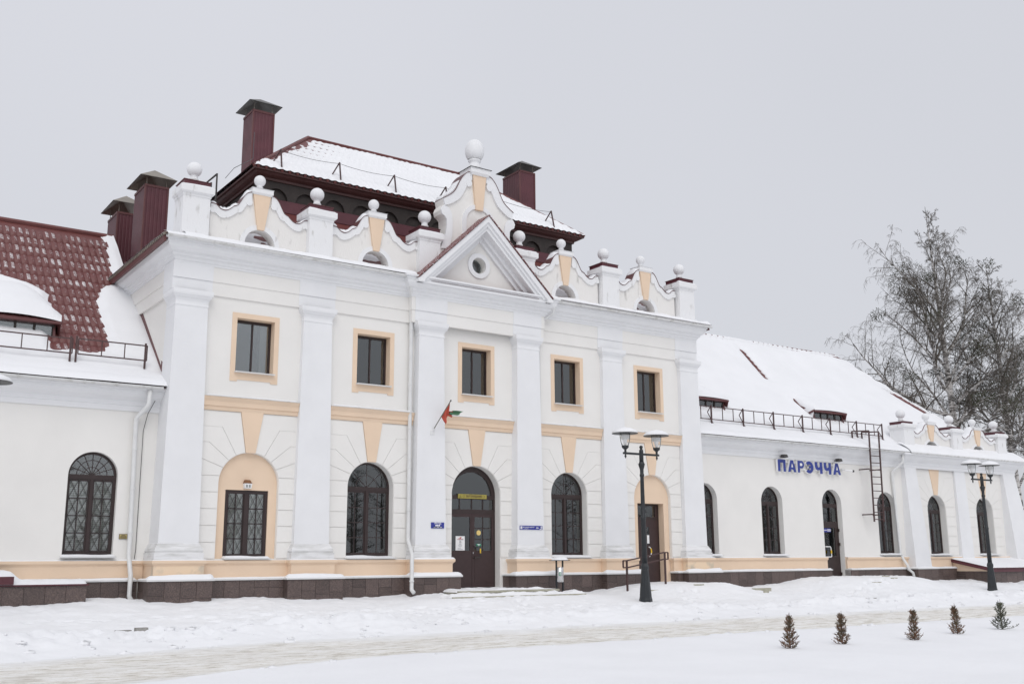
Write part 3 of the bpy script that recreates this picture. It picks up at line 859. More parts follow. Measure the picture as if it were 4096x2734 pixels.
# bay 1: flat headed window with lattice
def flat_window(cx, wd, z0, z1, y, parent=B, lattice=True):
    f = MB(); R = wd / 2; t = 0.07
    f.box(cx - R, cx - R + t, y, y + 0.08, z0, z1).box(cx + R - t, cx + R, y, y + 0.08, z0, z1)
    f.box(cx - R + t, cx + R - t, y, y + 0.08, z0, z0 + 0.075).box(cx - R + t, cx + R - t, y, y + 0.08, z1 - 0.09, z1)
    f.box(cx - 0.06, cx + 0.06, y - 0.015, y + 0.08, z0 + 0.075, z1 - 0.09)
    win = f.build('window', 'frame_brown', parent)
    bars = MB(); lt = MB()
    for s in (-1, 1):
        xa, xb = (cx - R + t, cx - 0.06) if s < 0 else (cx + 0.06, cx + R - t)
        zb0, zb1 = z0 + 0.075, z1 - 0.09
        bars.box(xa, xa + 0.03, y + 0.01, y + 0.05, zb0, zb1).box(xb - 0.03, xb, y + 0.01, y + 0.05, zb0, zb1)
        ga, gb = xa + 0.03, xb - 0.03; gm = (ga + gb) / 2
        bars.box(gm - 0.014, gm + 0.014, y + 0.012, y + 0.045, zb0, zb1)
        for k in range(4):
            za = zb0 + (zb1 - zb0) * k / 4; zc = zb0 + (zb1 - zb0) * (k + 1) / 4
            if k: bars.box(ga, gb, y + 0.014, y + 0.043, za - 0.014, za + 0.014)
            for u0, u1 in ((ga, gm), (gm, gb)):
                pane(u0, u1, y + 0.024, za, zc, win)
                lt.bar((u0, y - 0.02, za), (u1, y - 0.02, zc), 0.011); lt.bar((u1, y - 0.02, za), (u0, y - 0.02, zc), 0.011)
    bars.build('glazing_bars', 'frame_brown', win); lt.build('lattice_grille', 'dark_steel', win)
    bl = MB(); k = 38
    for i in range(k):
        za = z0 + 0.07 + (z1 - z0 - 0.15) * i / k; zc = za + (z1 - z0 - 0.15) / k * 0.98
        bl.add([(cx - R + t, y + 0.085, za), (cx + R - t, y + 0.085, za), (cx + R - t, y + 0.092, zc), (cx - R + t, y + 0.092, zc)], [(0, 1, 2, 3)])
    bl.build('blind', 'blind', win)
    return win
wn = flat_window(-7.232, 1.17, 1.29, 3.025, 0.13); sill(-7.232, 1.17, -0.20, 0.13, 1.265, wn, snow=0.06)
# upper windows with peach surrounds
for i, bx in enumerate(BAYS):
    f = MB(); y = 0.24; R = 0.5425; z0, z1 = 6.2, 7.685; t = 0.06
    f.box(bx - R, bx - R + t, y, y + 0.08, z0, z1).box(bx + R - t, bx + R, y, y + 0.08, z0, z1)
    f.box(bx - R + t, bx + R - t, y, y + 0.08, z0, z0 + 0.06).box(bx - R + t, bx + R - t, y, y + 0.08, z1 - 0.08, z1)
    f.box(bx - 0.022, bx + 0.022, y + 0.005, y + 0.07, z0 + 0.06, z1 - 0.08)
    win = f.build('window', 'frame_brown', B)
    pane(bx - R + t, bx - 0.022, y + 0.03, z0 + 0.06, z1 - 0.08, win); pane(bx + 0.022, bx + R - t, y + 0.03, z0 + 0.06, z1 - 0.08, win)
    # pale strip behind the right-hand pane, painted in for the reveal's reflection
    MB().box(bx + (0.30 - 0.12 * (i / 4.0)), bx + R - 0.03, y + 0.22, y + 0.24, z0 + 0.03, z1 - 0.03).build('curtain_or_reflection', 'pane_grey', win)
    s = MB()
    xo, zo0, zo1 = 0.675, 5.932, 7.823
    s.prism_y([(bx - xo, zo0), (bx - xo + 0.2, zo0), (bx - xo + 0.2, zo0 + 0.045), (bx + xo - 0.2, zo0 + 0.045), (bx + xo - 0.2, zo0), (bx + xo, zo0), (bx + xo, z0), (bx - xo, z0)], -0.018, 0.0)
    s.box(bx - xo, bx - R, -0.018, 0, z0, z1).box(bx + R, bx + xo, -0.018, 0, z0, z1)
    s.prism_y([(bx - xo, z1), (bx + xo, z1), (bx + xo, zo1), (bx - xo, zo1)], -0.018, 0)
    # painted reveals
    s.box(bx - R, bx - R + 0.004, -0.018, 0.24, z0, z1).box(bx + R - 0.004, bx + R, -0.018, 0.24, z0, z1).box(bx - R + 0.004, bx + R - 0.004, -0.018, 0.24, z1 - 0.004, z1)
    s.build('window_surround', 'peach_plaster', win)
    sill(bx, 1.085, -0.14, 0.24, 6.215, win, over=0.02, snow=0.012)
# main door
D = MB(); y = 0.27; R = 0.875; zs = 4.0 - R; t = 0.07
D.box(-R, -R + t, y, y + 0.1, 0.3, zs).box(R - t, R, y, y + 0.1, 0.3, zs)
o_ = arc(0, zs, R, 180, 0, 28); i_ = arc(0, zs - 0.03, R - 0.14, 180, 0, 28)
for k in range(28): D.prism_y([i_[k], i_[k + 1], o_[k + 1], o_[k]], y, y + 0.1)
D.box(-R + t, R - t, y - 0.01, y + 0.1, 3.0, 3.12).box(-R + t, R - t, y - 0.01, y + 0.1, 2.57, 2.69)
for xx in (-0.42, 0.02, 0.43): D.box(xx - 0.015, xx + 0.015, y + 0.01, y + 0.06, 2.69, 3.0)
DOOR = D.build('entrance_door', 'frame_brown', B, label='arched brown double door of the main entrance')
for a, b in ((-0.8, -0.435), (-0.405, 0.005), (0.035, 0.415), (0.445, 0.8)): pane(a, b, y + 0.03, 2.69, 3.0, DOOR)
MB().prism_y([(-0.73, 3.12)] + [(0.73, 3.12)] + [p for p in arc(0, zs - 0.03, 0.735, 0, 180, 24) if p[1] > 3.12], y + 0.03, y + 0.04).build('pane', 'glass', DOOR)
for s, x0, x1 in ((-1, -0.805, 0.018), (1, 0.026, 0.805)):
    l = MB(); st = 0.11
    gx0, gx1, g0, g1 = x0 + (0.09 if s > 0 else 0.06), x1 - 0.06, 1.45, 2.46
    l.box(x0, x1, y + 0.0, y + 0.06, 0.36, g0).box(x0, x1, y, y + 0.06, g1, 2.57).box(x0, gx0, y, y + 0.06, g0, g1).box(gx1, x1, y, y + 0.06, g0, g1)
    l.box(x0 + 0.1, x1 - 0.1, y - 0.008, y, 0.5, 1.36)
    leaf = l.build('door_leaf', 'door_brown', DOOR)
    if s < 0: pane(gx0, gx1, y + 0.025, g0, g1, DOOR)
    else:
        gm = (gx0 + gx1) / 2; gb = MB().box(gm - 0.014, gm + 0.014, y + 0.015, y + 0.05, g0, g1)
        for k in range(3):
            za, zc = g0 + (g1 - g0) * k / 3, g0 + (g1 - g0) * (k + 1) / 3
            if k: gb.box(gx0, gx1, y + 0.016, y + 0.049, za - 0.014, za + 0.014)
            pane(gx0, gm, y + 0.028, za, zc, DOOR); pane(gm, gx1, y + 0.028, za, zc, DOOR)
        gb.build('glazing_bars', 'frame_brown', DOOR)
h = MB().tube([(0.085, y, 1.575), (0.085, y - 0.09, 1.57), (0.255, y - 0.11, 1.56), (0.262, y - 0.11, 1.52), (0.262, y - 0.11, 1.29), (0.255, y - 0.11, 1.25), (0.085, y - 0.09, 1.24), (0.085, y, 1.235)], 0.014, 8).build('door_handle', 'dark_steel', DOOR)
MB().tube([(0.262, y - 0.11, 1.515), (0.262, y - 0.11, 1.375)], 0.02, 8).build('handle_grip', 'grip_yellow', h)
MB().box(0.055, 0.075, y - 0.012, y, 1.36, 1.41).build('lock_plate', 'chrome', DOOR)
# service door of bay 5
y = 0.36
D = MB().box(6.632, 6.70, y, y + 0.09, 0.36, 3.05).box(7.764, 7.832, y, y + 0.09, 0.36, 3.05).box(6.70, 7.764, y, y + 0.09, 2.98, 3.05).box(6.70, 7.764, y, y + 0.09, 2.50, 2.60)
D5 = D.build('side_door', 'frame_brown', B, label='narrow brown door under a transom light in the right peach niche')
pane(6.70, 7.66, y + 0.03, 2.60, 2.98, D5)
MB().box(7.66, 7.764, y, y + 0.06, 2.60, 2.98).build('transom_panel', 'door_brown', D5)
l = MB().box(6.70, 7.25, y + 0.005, y + 0.06, 0.36, 2.50).box(7.37, 7.764, y + 0.005, y + 0.06, 0.36, 2.50).box(7.25, 7.37, y + 0.005, y + 0.06, 0.36, 1.66).box(7.25, 7.37, y + 0.005, y + 0.06, 2.26, 2.50)
l.build('door_leaf', 'door_brown', D5)
pane(7.25, 7.37, y + 0.02, 1.66, 2.26, D5)
MB().box(7.26, 7.36, y - 0.004, y + 0.004, 1.7, 1.98).build('notice', 'sign_white', D5)
hd = MB().tube([(7.27 + 0.11 * math.cos(a), y - 0.07, 1.42 + 0.16 * math.sin(a)) for a in np.linspace(-1.57, 1.57, 12)], 0.018, 8).build('door_handle', 'sign_white', D5)
MB().tube([(7.27 + 0.112 * math.cos(a), y - 0.071, 1.42 + 0.162 * math.sin(a)) for a in np.linspace(-0.3, 0.75, 8)], 0.024, 8).build('handle_grip', 'grip_yellow', hd)

# ------------------------------------------------------------------ wings
YW, YP = 0.6, 0.55
WZ = 5.5
WOP_L = [(-14.7, 1.2, 1.3, 3.9, True), (-11.07, 1.2, 1.3, 3.9, True)]
WOP_R = [(10.4, 1.2, 1.28, 3.9, True), (13.98, 1.2, 1.28, 3.9, True), (17.55, 1.2, 0.3, 3.9, True), (21.12, 1.26, 1.3, 3.9, True)]
POP = [(24.62, 1.34, 1.28, 3.88, True), (28.36, 1.34, 1.28, 3.86, True)]
m_ = MB(); wall_openings(m_, -22, -9.4, -0.3, WZ, YW, WOP_L, 0.34)
m_.box(-22, -21.99, YW + 0.002, 14, -0.3, WZ).build('wing_wall', 'cream_plaster', B)
m_ = MB(); wall_openings(m_, 9.4, 22.7, -0.3, WZ, YW, WOP_R, 0.34)
WR = m_.build('wing_wall', 'cream_plaster', B)
m_ = MB(); wall_openings(m_, 22.7, 30.75, -0.3, WZ, YP, POP, 0.38)
m_.box(30.74, 30.75, YP + 0.002, 14.5, -0.3, WZ).box(22.7, 22.71, YP + 0.002, YW + 0.1, -0.3, WZ)
PV = m_.build('pavilion_wall', 'cream_plaster', B)
MB().box(-22, -9.5, 3.0, 3.1, -0.3, WZ).box(9.5, 30.5, 3.0, 3.1, -0.3, WZ).box(9.5, 30.5, 1.1, 3.0, 0.1, 0.2).box(-22, -9.5, 1.1, 3.0, 0.1, 0.2).build('room_partition', 'room_dark', B)
MB().box(-22, -9.5, 0.95, 14, WZ - 0.05, WZ).box(9.5, 30.7, 0.95, 14, WZ - 0.05, WZ).build('room_ceiling', 'room_dark', B)
for (cx, wd, zb, zt, a), bh, lt, rich in ((WOP_L[0], 'blind', True, True), (WOP_L[1], 'blind', True, True), (WOP_R[0], 'pane_grey', False, False), (WOP_R[1], 'pane_grey', False, False), (WOP_R[3], 'curtain_lace', False, False)):
    wn = arch_window(cx, wd, zb + 0.02, zt, YW + 0.14, behind=bh, lattice=lt, rich=rich) if cx < 0 else arch_window(cx, wd, zb + 0.02, zt, YW + 0.23, behind=bh)
    sill(cx, wd, YW - 0.2, YW + 0.14, zb + 0.02, wn, snow=0.05)
for (cx, wd, zb, zt, a) in POP:
    wn = arch_window(cx, wd, zb + 0.02, zt, YP + 0.28, behind='curtain_tan')
    sill(cx, wd, YP - 0.2, YP + 0.28, zb + 0.02, wn, snow=0.05)
    blocks(cx, wd / 2, zt, PV, y=YP, zlow=1.24, xe=1.36, ztopblk=4.99)
    MB().prism_y([(cx - 0.13, zt), (cx + 0.13, zt), (cx + 0.37, 5.0), (cx - 0.37, 5.0)], YP - 0.05, YP).build('keystone', 'peach_plaster', B)
# glazed door of the right wing
y = YW + 0.23; cx = 17.55; R = 0.6; zs = 3.3
D = MB().box(cx - R, cx - R + 0.06, y, y + 0.09, 0.3, zs).box(cx + R - 0.06, cx + R, y, y + 0.09, 0.3, zs)
o_ = arc(cx, zs, R, 180, 0, 24); i_ = arc(cx, zs, R - 0.055, 180, 0, 24)
for k in range(24): D.prism_y([i_[k], i_[k + 1], o_[k + 1], o_[k]], y, y + 0.09)
D.box(cx - R + 0.06, cx + R - 0.06, y - 0.01, y + 0.09, 3.18, 3.34).box(cx - R + 0.06, cx + R - 0.06, y - 0.01, y + 0.09, 2.52, 2.62).box(cx + 0.12, cx + 0.145, y, y + 0.06, 2.62, 3.18)
DW = D.build('wing_door', 'frame_brown', B, label='arched brown glazed door of the right wing')
pane(cx - 0.54, cx + 0.12, y + 0.03, 2.62, 3.18, DW); pane(cx + 0.145, cx + 0.54, y + 0.03, 2.62, 3.18, DW)
MB().prism_y([(cx - 0.54, 3.34), (cx + 0.54, 3.34)] + [p for p in arc(cx, zs, 0.545, 0, 180, 20) if p[1] > 3.345], y + 0.03, y + 0.04).build('pane', 'glass', DW)
l = MB().box(cx - 0.54, cx - 0.34, y - 0.005, y + 0.06, 0.42, 2.52).box(cx + 0.36, cx + 0.54, y - 0.005, y + 0.06, 0.42, 2.52).box(cx - 0.34, cx + 0.36, y - 0.005, y + 0.06, 0.42, 1.25).box(cx - 0.34, cx + 0.36, y - 0.005, y + 0.06, 2.37, 2.52)
l.box(cx - 0.28, cx + 0.3, y - 0.012, y - 0.005, 0.55, 1.1).build('door_leaf', 'frame_brown', DW)
pane(cx - 0.34, cx + 0.36, y + 0.02, 1.25, 2.37, DW)
hd = MB().tube([(cx - 0.38, y, 1.62), (cx - 0.38, y - 0.09, 1.62), (cx - 0.12, y - 0.1, 1.62), (cx - 0.08, y - 0.1, 1.58), (cx - 0.06, y - 0.1, 1.25), (cx - 0.10, y - 0.1, 1.215), (cx - 0.38, y - 0.09, 1.215), (cx - 0.38, y, 1.215)], 0.022, 8).build('door_handle', 'sign_white', DW)
MB().tube([(cx - 0.068, y - 0.102, 1.48), (cx - 0.064, y - 0.102, 1.35)], 0.03, 8).build('handle_grip', 'grip_yellow', hd)
for z in (2.28, 1.72, 0.55): MB().box(cx + 0.53, cx + 0.59, y - 0.06, y - 0.002, z - 0.06, z + 0.06).build('hinge', 'frame_brown', DW)
# wing plinths, caps, dado
def straight_band(x0, x1, yw, par_name=None):
    p = [(x0, yw), (x1, yw)]
    c = MB().sweep([(x0, yw - 0.27), (x1, yw - 0.27)], [(-0.3, -0.4), (-0.03, -0.4), (-0.03, 0.70), (-0.3, 0.70)]).build('plinth', 'joint_grey', B)
    MB().sweep([(x0, yw - 0.27), (x1, yw - 0.27)], [(-0.25, 0.70), (0.04, 0.695), (0.045, 0.735), (-0.25, 0.76)]).build('plinth_cap', 'pipe_white', B)
    slab_run((x0, yw - 0.27), (x1, yw - 0.27), c)
    SN.append(((x0 + 0.01, x1 - 0.01), yw - 0.31, yw - 0.10, 0.735, 0.045))
def dado_band(x0, x1, yw):
    MB().sweep([(x0, yw - 0.09), (x1, yw - 0.09)], [(-0.1, 0.72)] + DADO[1:-1] + [(-0.1, 1.215)]).build('dado', 'peach_plaster', B)
    SN.append(((x0 + 0.01, x1 - 0.01), yw - 0.14, yw, 1.20, 0.03))
straight_band(-22, -9.90, YW); dado_band(-22, -9.72, YW)
straight_band(9.90, 16.96, YW); dado_band(9.72, 16.94, YW)
straight_band(18.14, 22.2, YW); dado_band(18.16, 22.25, YW)
# pavilion buttress pilasters
for c, wt, wb, yt, yb in ((22.75, 0.40, 0.56, 0.42, 0.12), (26.5, 0.40, 0.46, 0.46, 0.36), (30.45, 0.42, 0.66, 0.40, -0.02)):
    zb = 0.7
    top = (c - wt, c + wt, yt, 1.2); bot = (c - wb, c + wb, yb, 1.2)
    if c > 30: top = (c - 0.50, c + 0.50, yt, 1.2); bot = (c - 0.60, c + 1.05, yb, 1.2)
    MB().frust(bot, zb, top, 5.06).build('buttress', 'white_plaster', B)
dado_band(23.3, 29.86, YP)
straight_band(23.45, 29.8, YP)
for c, hw, yb in ((22.75, 0.72, -0.05), (30.7, 1.1, -0.15)):
    p = [(c - hw, 0.33), (c - hw, yb), (c + hw, yb), (c + hw, 0.33)]
    cc = MB().sweep(p, [(-0.2, -0.4), (-0.03, -0.4), (-0.03, 0.69), (-0.2, 0.69)]).box(c - hw + 0.1, c + hw - 0.1, yb + 0.05, 0.5, 0.4, 0.69).build('plinth', 'joint_grey', B)
    MB().sweep(p, [(-0.25, 0.70), (0.04, 0.695), (0.045, 0.735), (-0.25, 0.76)]).build('plinth_cap', 'pipe_white', B)
    for a, b in zip(p[:-1], p[1:]): slab_run(a, b, cc)
    SN.append(((c - hw, c + hw), yb - 0.04, 0.3, 0.735, 0.06))
# wing cornices and gutters
WC = [(-0.02, 4.99), (0.035, 4.99), (0.045, 5.12), (0.07, 5.14), (0.08, 5.24), (0.14, 5.28), (0.24, 5.34), (0.33, 5.44), (0.34, 5.51), (0.46, 5.52), (0.46, 5.585), (-0.02, 5.60)]
MB().sweep([(-22, YW), (-9.52, YW)], WC).build('cornice', 'white_plaster', B)
MB().sweep([(9.52, YW), (22.35, YW), (22.35, YP - 0.1), (31.0, YP - 0.1), (31.0, 14)], WC).build('cornice', 'white_plaster', B)
g = MB(); gutter(g, (-22, 0.10, 5.615), (-9.62, 0.10, 5.605)); g.build('gutter', 'gutter_white', B)
g = MB(); gutter(g, (9.62, 0.10, 5.615), (22.3, 0.10, 5.62)); g.build('gutter', 'gutter_white', B)
g = MB(); gutter(g, (22.3, 0.0, 5.62), (31.6, 0.0, 5.615)); g.build('gutter', 'gutter_white', B)
# downpipes
def downpipe(pts, r=0.058, rings=()):
    o = MB().tube(pts, r, 12).build('downpipe', 'pipe_white', B, smooth=True)
    for q in rings:
        MB().tube([(q[0], q[1], q[2] - 0.02), (q[0], q[1], q[2] + 0.02)], r * 1.22, 12).build('pipe_collar', 'pipe_white', o)
    return o
downpipe([(-9.93, 0.17, 5.52), (-9.93, 0.2, 5.15), (-9.96, 0.24, 5.08), (-10.14, 0.45, 4.82), (-10.15, 0.48, 4.7), (-10.10, 0.48, 1.35), (-10.10, 0.44, 1.25), (-10.10, 0.20, 0.85), (-10.10, 0.20, 0.34), (-10.07, 0.10, 0.24)], rings=[(-10.135, 0.48, 4.0), (-10.12, 0.48, 3.0), (-10.107, 0.48, 1.9)])
downpipe([(-2.62, -0.50, 9.50), (-2.62, -0.45, 9.32), (-2.60, -0.40, 9.2), (-2.43, -0.15, 8.95), (-2.42, -0.12, 8.85), (-2.42, -0.12, 1.80), (-2.43, -0.14, 1.72), (-2.60, -0.62, 1.42), (-2.62, -0.72, 1.32), (-2.62, -0.72, 0.36), (-2.60, -0.82, 0.28)], rings=[(-2.42, -0.12, z) for z in (8.0, 6.3, 5.0, 3.85, 2.6)] + [(-2.62, -0.72, 0.6)])
downpipe([(2.75, -0.50, 9.46), (2.75, -0.48, 9.30), (2.74, -0.44, 9.12), (2.70, -0.38, 9.05), (2.42, -0.08, 8.82), (2.40, -0.06, 8.72), (2.40, -0.06, 1.3)], r=0.045, rings=[(2.40, -0.06, z) for z in (6.5, 4.4)])
downpipe([(21.95, 0.15, 5.52), (21.95, 0.2, 5.2), (21.9, 0.28, 5.1), (21.55, 0.48, 4.78), (21.55, 0.5, 4.6), (21.70, 0.5, 1.3), (21.72, 0.4, 1.1), (21.75, 0.24, 0.85), (21.75, 0.22, 0.7), (21.95, 0.15, 0.55), (22.0, 0.1, 0.2)], rings=[(21.60, 0.5, 3.4), (21.66, 0.5, 2.2)])
# lightning cable beside the left downpipe
MB().tube([(-9.62, 0.4, 5.5), (-9.85, 0.52, 4.95), (-9.93, 0.56, 4.5), (-9.92, 0.56, 1.5), (-9.94, 0.55, 1.24)], 0.009, 4).build('lightning_cable', 'cable', B)

# ------------------------------------------------------------------ roofs
PROF = [(0.10, 5.58), (0.97, 6.04), (4.67, 9.10), (7.40, 11.60)]
def wing_z(y):
    return np.interp(y, [p[0] for p in PROF], [p[1] for p in PROF])
XRH = lambda y: 27.2 + (31.55 - 27.2) * (7.4 - y) / 7.3
def wing_roof(x0, xr, name, hip):
    mb = MB(); ps = PROF
    for (y0, z0), (y1, z1) in zip(ps[:-1], ps[1:]):
        a0 = XRH(y0) if hip else xr; a1 = XRH(y1) if hip else xr
        mb.add([(x0, y0, z0), (a0, y0, z0), (a1, y1, z1), (x0, y1, z1)], [(0, 1, 2, 3)])
        mb.add([(x0, 14.8 - y0, z0), (a0, 14.8 - y0, z0), (a1, 14.8 - y1, z1), (x0, 14.8 - y1, z1)], [(3, 2, 1, 0)])
        if hip: mb.add([(a0, y0, z0), (a0, 14.8 - y0, z0), (a1, 14.8 - y1, z1), (a1, y1, z1)], [(0, 1, 2, 3)])
    return mb.build(name, 'roof_sheet', B)
ROOFL = wing_roof(-22, -9.44, 'wing_roof', False)
ROOFR = wing_roof(9.44, 27.2, 'wing_roof', True)
MB().tube([(-22, 7.4, 11.62), (-9.44, 7.4, 11.62)], 0.09, 8).build('ridge_cap', 'roof_sheet', ROOFL)
MB().tube([(9.44, 7.4, 11.6), (27.2, 7.4, 11.6)], 0.045, 8).tube([(27.2, 7.4, 11.6)] + [(XRH(y), y, float(wing_z(y)) + 0.01) for y in (6, 4.67, 3, 0.97, 0.1)], 0.02, 8).build('ridge_cap', 'roof_sheet', ROOFR)

# tiles of the bare patch on the left wing roof, one object each
TW, TR_ = 0.19, 0.43
def tile_mesh(name, matn, wd=TW, run=TR_, slope=0.827, thick=0.05):
    mb = MB(); n = 8; vs = []; fs = []
    for j, (t, lift) in enumerate(((0.0, 0.062), (1.04, 0.012))):
        for i in range(n + 1):
            u = i / n
            hgt = 0.026 * (1 - abs(math.cos(math.pi * (u + 0.1)))) if False else 0.026 * math.sin(math.pi * u) ** 1.0
            vs.append((u * wd, t * run + 0.02 * (1 - math.sin(math.pi * u)) * (1 if j == 0 else 0), t * run * slope + lift + hgt))
    for i in range(n): fs.append((i, i + 1, n + 2 + i, n + 1 + i))
    k = len(vs)
    for i in range(n + 1):
        x, yv, z = vs[i]
        vs.append((x, yv + 0.012, z - thick))
    for i in range(n): fs.append((k + i, k + i + 1, i + 1, i))
    mb.add(vs, fs)
    return mb.mesh(name, matn, True)
tm = tile_mesh('roof_tile', 'roof_tile'); tmb = tile_mesh('roof_tile', 'roof_tile_bare')
red_poly = [(-14.6, 7.40), (-9.98, 7.40), (-9.84, 7.06), (-9.90, 6.1), (-9.98, 5.02), (-10.36, 4.76), (-10.50, 4.31), (-10.60, 4.1), (-10.68, 3.12), (-10.68, 2.16), (-10.78, 1.80), (-11.2, 1.70), (-11.6, 1.78), (-12.04, 1.66), (-12.04, 2.3), (-11.8, 3.0), (-11.84, 4.2), (-12.4, 4.62), (-13.1, 4.82), (-14.6, 4.9)]
def sd_poly(x, y, poly):
    """signed distance, positive outside"""
    d = np.full(x.shape, 1e9); ins = np.zeros(x.shape, bool)
    for (ax, ay), (bx, by) in zip(poly, poly[1:] + poly[:1]):
        ex, ey = bx - ax, by - ay
        t = np.clip(((x - ax) * ex + (y - ay) * ey) / (ex * ex + ey * ey), 0, 1)
        d = np.minimum(d, np.hypot(x - ax - t * ex, y - ay - t * ey))
        c = ((ay > y) != (by > y)) & (x < (bx - ax) * (y - ay) / (by - ay + 1e-12) + ax)
        ins ^= c
    return np.where(ins, -d, d)
cnt = 0
xs = np.arange(-13.75, -9.5, TW); ys = np.arange(1.05, 7.3, TR_)
for yy in ys:
    for xx in xs:
        d = float(sd_poly(np.array([xx + TW / 2]), np.array([yy + 0.2]), red_poly)[0])
        if d < 0.30 and yy + TR_ < 7.48:
            s = (float(wing_z(yy + TR_)) - float(wing_z(yy))) / TR_
            t_ = inst(tm if yy > 2.3 else tmb, 'roof_tile', ROOFL, (xx, yy, float(wing_z(yy)) - 0.005), scale=(1, 1, s / 0.827 if s > 0.3 else 1))
            cnt += 1
# snow blankets: height field over the roof; where the depth is negative the tiles show
def snow_sheet(name, label, x0f, x1f, ys, depth, base_z, nx, nrm=(0, -0.45, 0.85), matn='roof_snow'):
    U = np.linspace(0, 1, nx)
    Yg = np.repeat(np.array(ys)[:, None], nx, 1)
    X0 = np.array([x0f(v) for v in ys])[:, None]; X1 = np.array([x1f(v) for v in ys])[:, None]
    Xg = X0 + (X1 - X0) * U[None, :]
    d = depth(Xg, Yg)
    Z = base_z(Yg) if not callable(getattr(base_z, '__call2__', None)) else base_z(Xg, Yg)
    me = grid_mesh(name, Xg, Yg + nrm[1] * d, Z + nrm[2] * d, matn)
    o = bpy.data.objects.new(name, me); col.objects.link(o)
    tag(o, label, 'snow', kind='stuff')
    return o
def dormer_bump(x, y, cx):
    """smooth hump of snow over an eyebrow dormer"""
    return 0
YS = np.concatenate([np.arange(0.04, 0.4, 0.045), np.arange(0.4, 7.46, 0.075)])
def depthL(x, y):
    s = sd_poly(x + 0.05 * fbm(x * 7, y * 7, 3), y + 0.06 * fbm(x * 6 + 9, y * 6, 3), red_poly)
    d = np.clip(s * 0.55, -0.12, 0.15) + 0.05 * fbm(x * 1.1, y * 1.1, 3) * (s > 0)
    d = d * np.sqrt(np.clip((y - 0.0) / 0.22, 0.0, 1))
    # thin towards the ridge, with tile ripples printed through
    d = d - 0.05 * sstep(6.6, 7.4, y) + 0.010 * np.sin(2 * math.pi * x / TW) * sstep(5.8, 7.2, y)
    return np.maximum(d, -0.15)
snow_sheet('roof_snow', 'smooth snow lying on the left wing roof around the bare red tiles', lambda v: -21.9, lambda v: -9.46, YS, depthL, wing_z, 190)
def depthR(x, y):
    d = 0.16 + 0.05 * fbm(x * 0.7, y * 0.7, 3) + 0.012 * fbm(x * 4, y * 4, 3)
    d = d * np.sqrt(np.clip((y - 0.0) / 0.25, 0.0, 1))
    # thinner strip along the ridge and the hip with ribs of tile showing
    nr = sstep(6.75, 7.42, y)
    rib = np.sin(2 * math.pi * x / 0.36 + 3.0 * fbm(x * 0.9, y * 0, 2))
    d = d - nr * (0.10 + 0.06 * fbm(x * 1.5, y * 2 + 4, 3)) - sstep(6.9, 7.3, y) * 0.075 * np.clip(rib, 0, 1) * sstep(-0.1, 0.15, fbm(x * 0.7 + 5, y * 0, 2))
    d = np.where((y > 7.16) & (y < 7.29) & (fbm(x * 1.1, y * 0, 3) > -0.16), -0.04, d)
    hd = (XRH(y) - x)
    d = d - sstep(0.6, 0.0, hd) * (0.05 + 0.05 * fbm(x * 2, y * 2, 3)) - sstep(0.9, 0.3, hd) * 0.05 * np.clip(np.sin(y * 9.0), 0, 1)
    # a slab has slid off in one narrow strip
    tt0 = np.clip((6.63 - y) / (6.63 - 4.67), -0.1, 1.1)
    d = d * (1 - 0.8 * np.exp(-((x - (19.24 - 0.51 * tt0)) / 0.34) ** 2) * sstep(4.3, 4.8, y) * sstep(7.0, 6.6, y))
    t = (6.63 - y) / (6.63 - 4.67)
    xc = 19.24 - 0.51 * np.clip(t, 0, 1)
    for dcx in (12.25, 19.68):
        op = sstep(1.18, 0.95, np.abs(x - dcx)) * sstep(1.72, 1.98, y) * sstep(3.6, 3.2, y)
        d = d * (1 - op) + 0.02 * op
    d = np.where((np.abs(x - xc) < 0.125) & (t > 0) & (t < 1), -0.10, d)
    # bare tiles by the pavilion hip
    pat = sd_poly(x, y, [(27.7, 5.0), (28.6, 4.9), (29.25, 3.5), (28.5, 3.3)])
    d = np.where(pat < 0.02 + 0.1 * fbm(x * 5, y * 5, 2), -0.1, d)
    # sharp drop towards the pavilion's own roof
    return d
snow_sheet('roof_snow', 'deep unbroken snow blanket on the right wing roof', lambda v: 9.46, lambda v: XRH(v) - 0.02, np.concatenate([np.arange(0.04, 0.4, 0.045), np.arange(0.4, 7.46, 0.06)]), depthR, wing_z, 330)
for yy in np.arange(2.3, 4.9, 0.33):
    for xx in np.arange(27.5, 29.6, TW):
        if sd_poly(np.array([xx]), np.array([yy]), [(27.7, 5.0), (28.6, 4.9), (29.25, 3.5), (28.5, 3.3)])[0] < 0.1:
            inst(tmb, 'roof_tile', ROOFR, (xx, yy, float(wing_z(yy))), scale=(1, 0.77, 0.77))
for tt in np.linspace(0.03, 0.9, 7):
    yy = 6.63 - 1.96 * tt - 0.25
    inst(tmb, 'roof_tile', ROOFR, (19.24 - 0.51 * tt - 0.10, yy, float(wing_z(yy))), scale=(1.05, 0.7, 0.75))

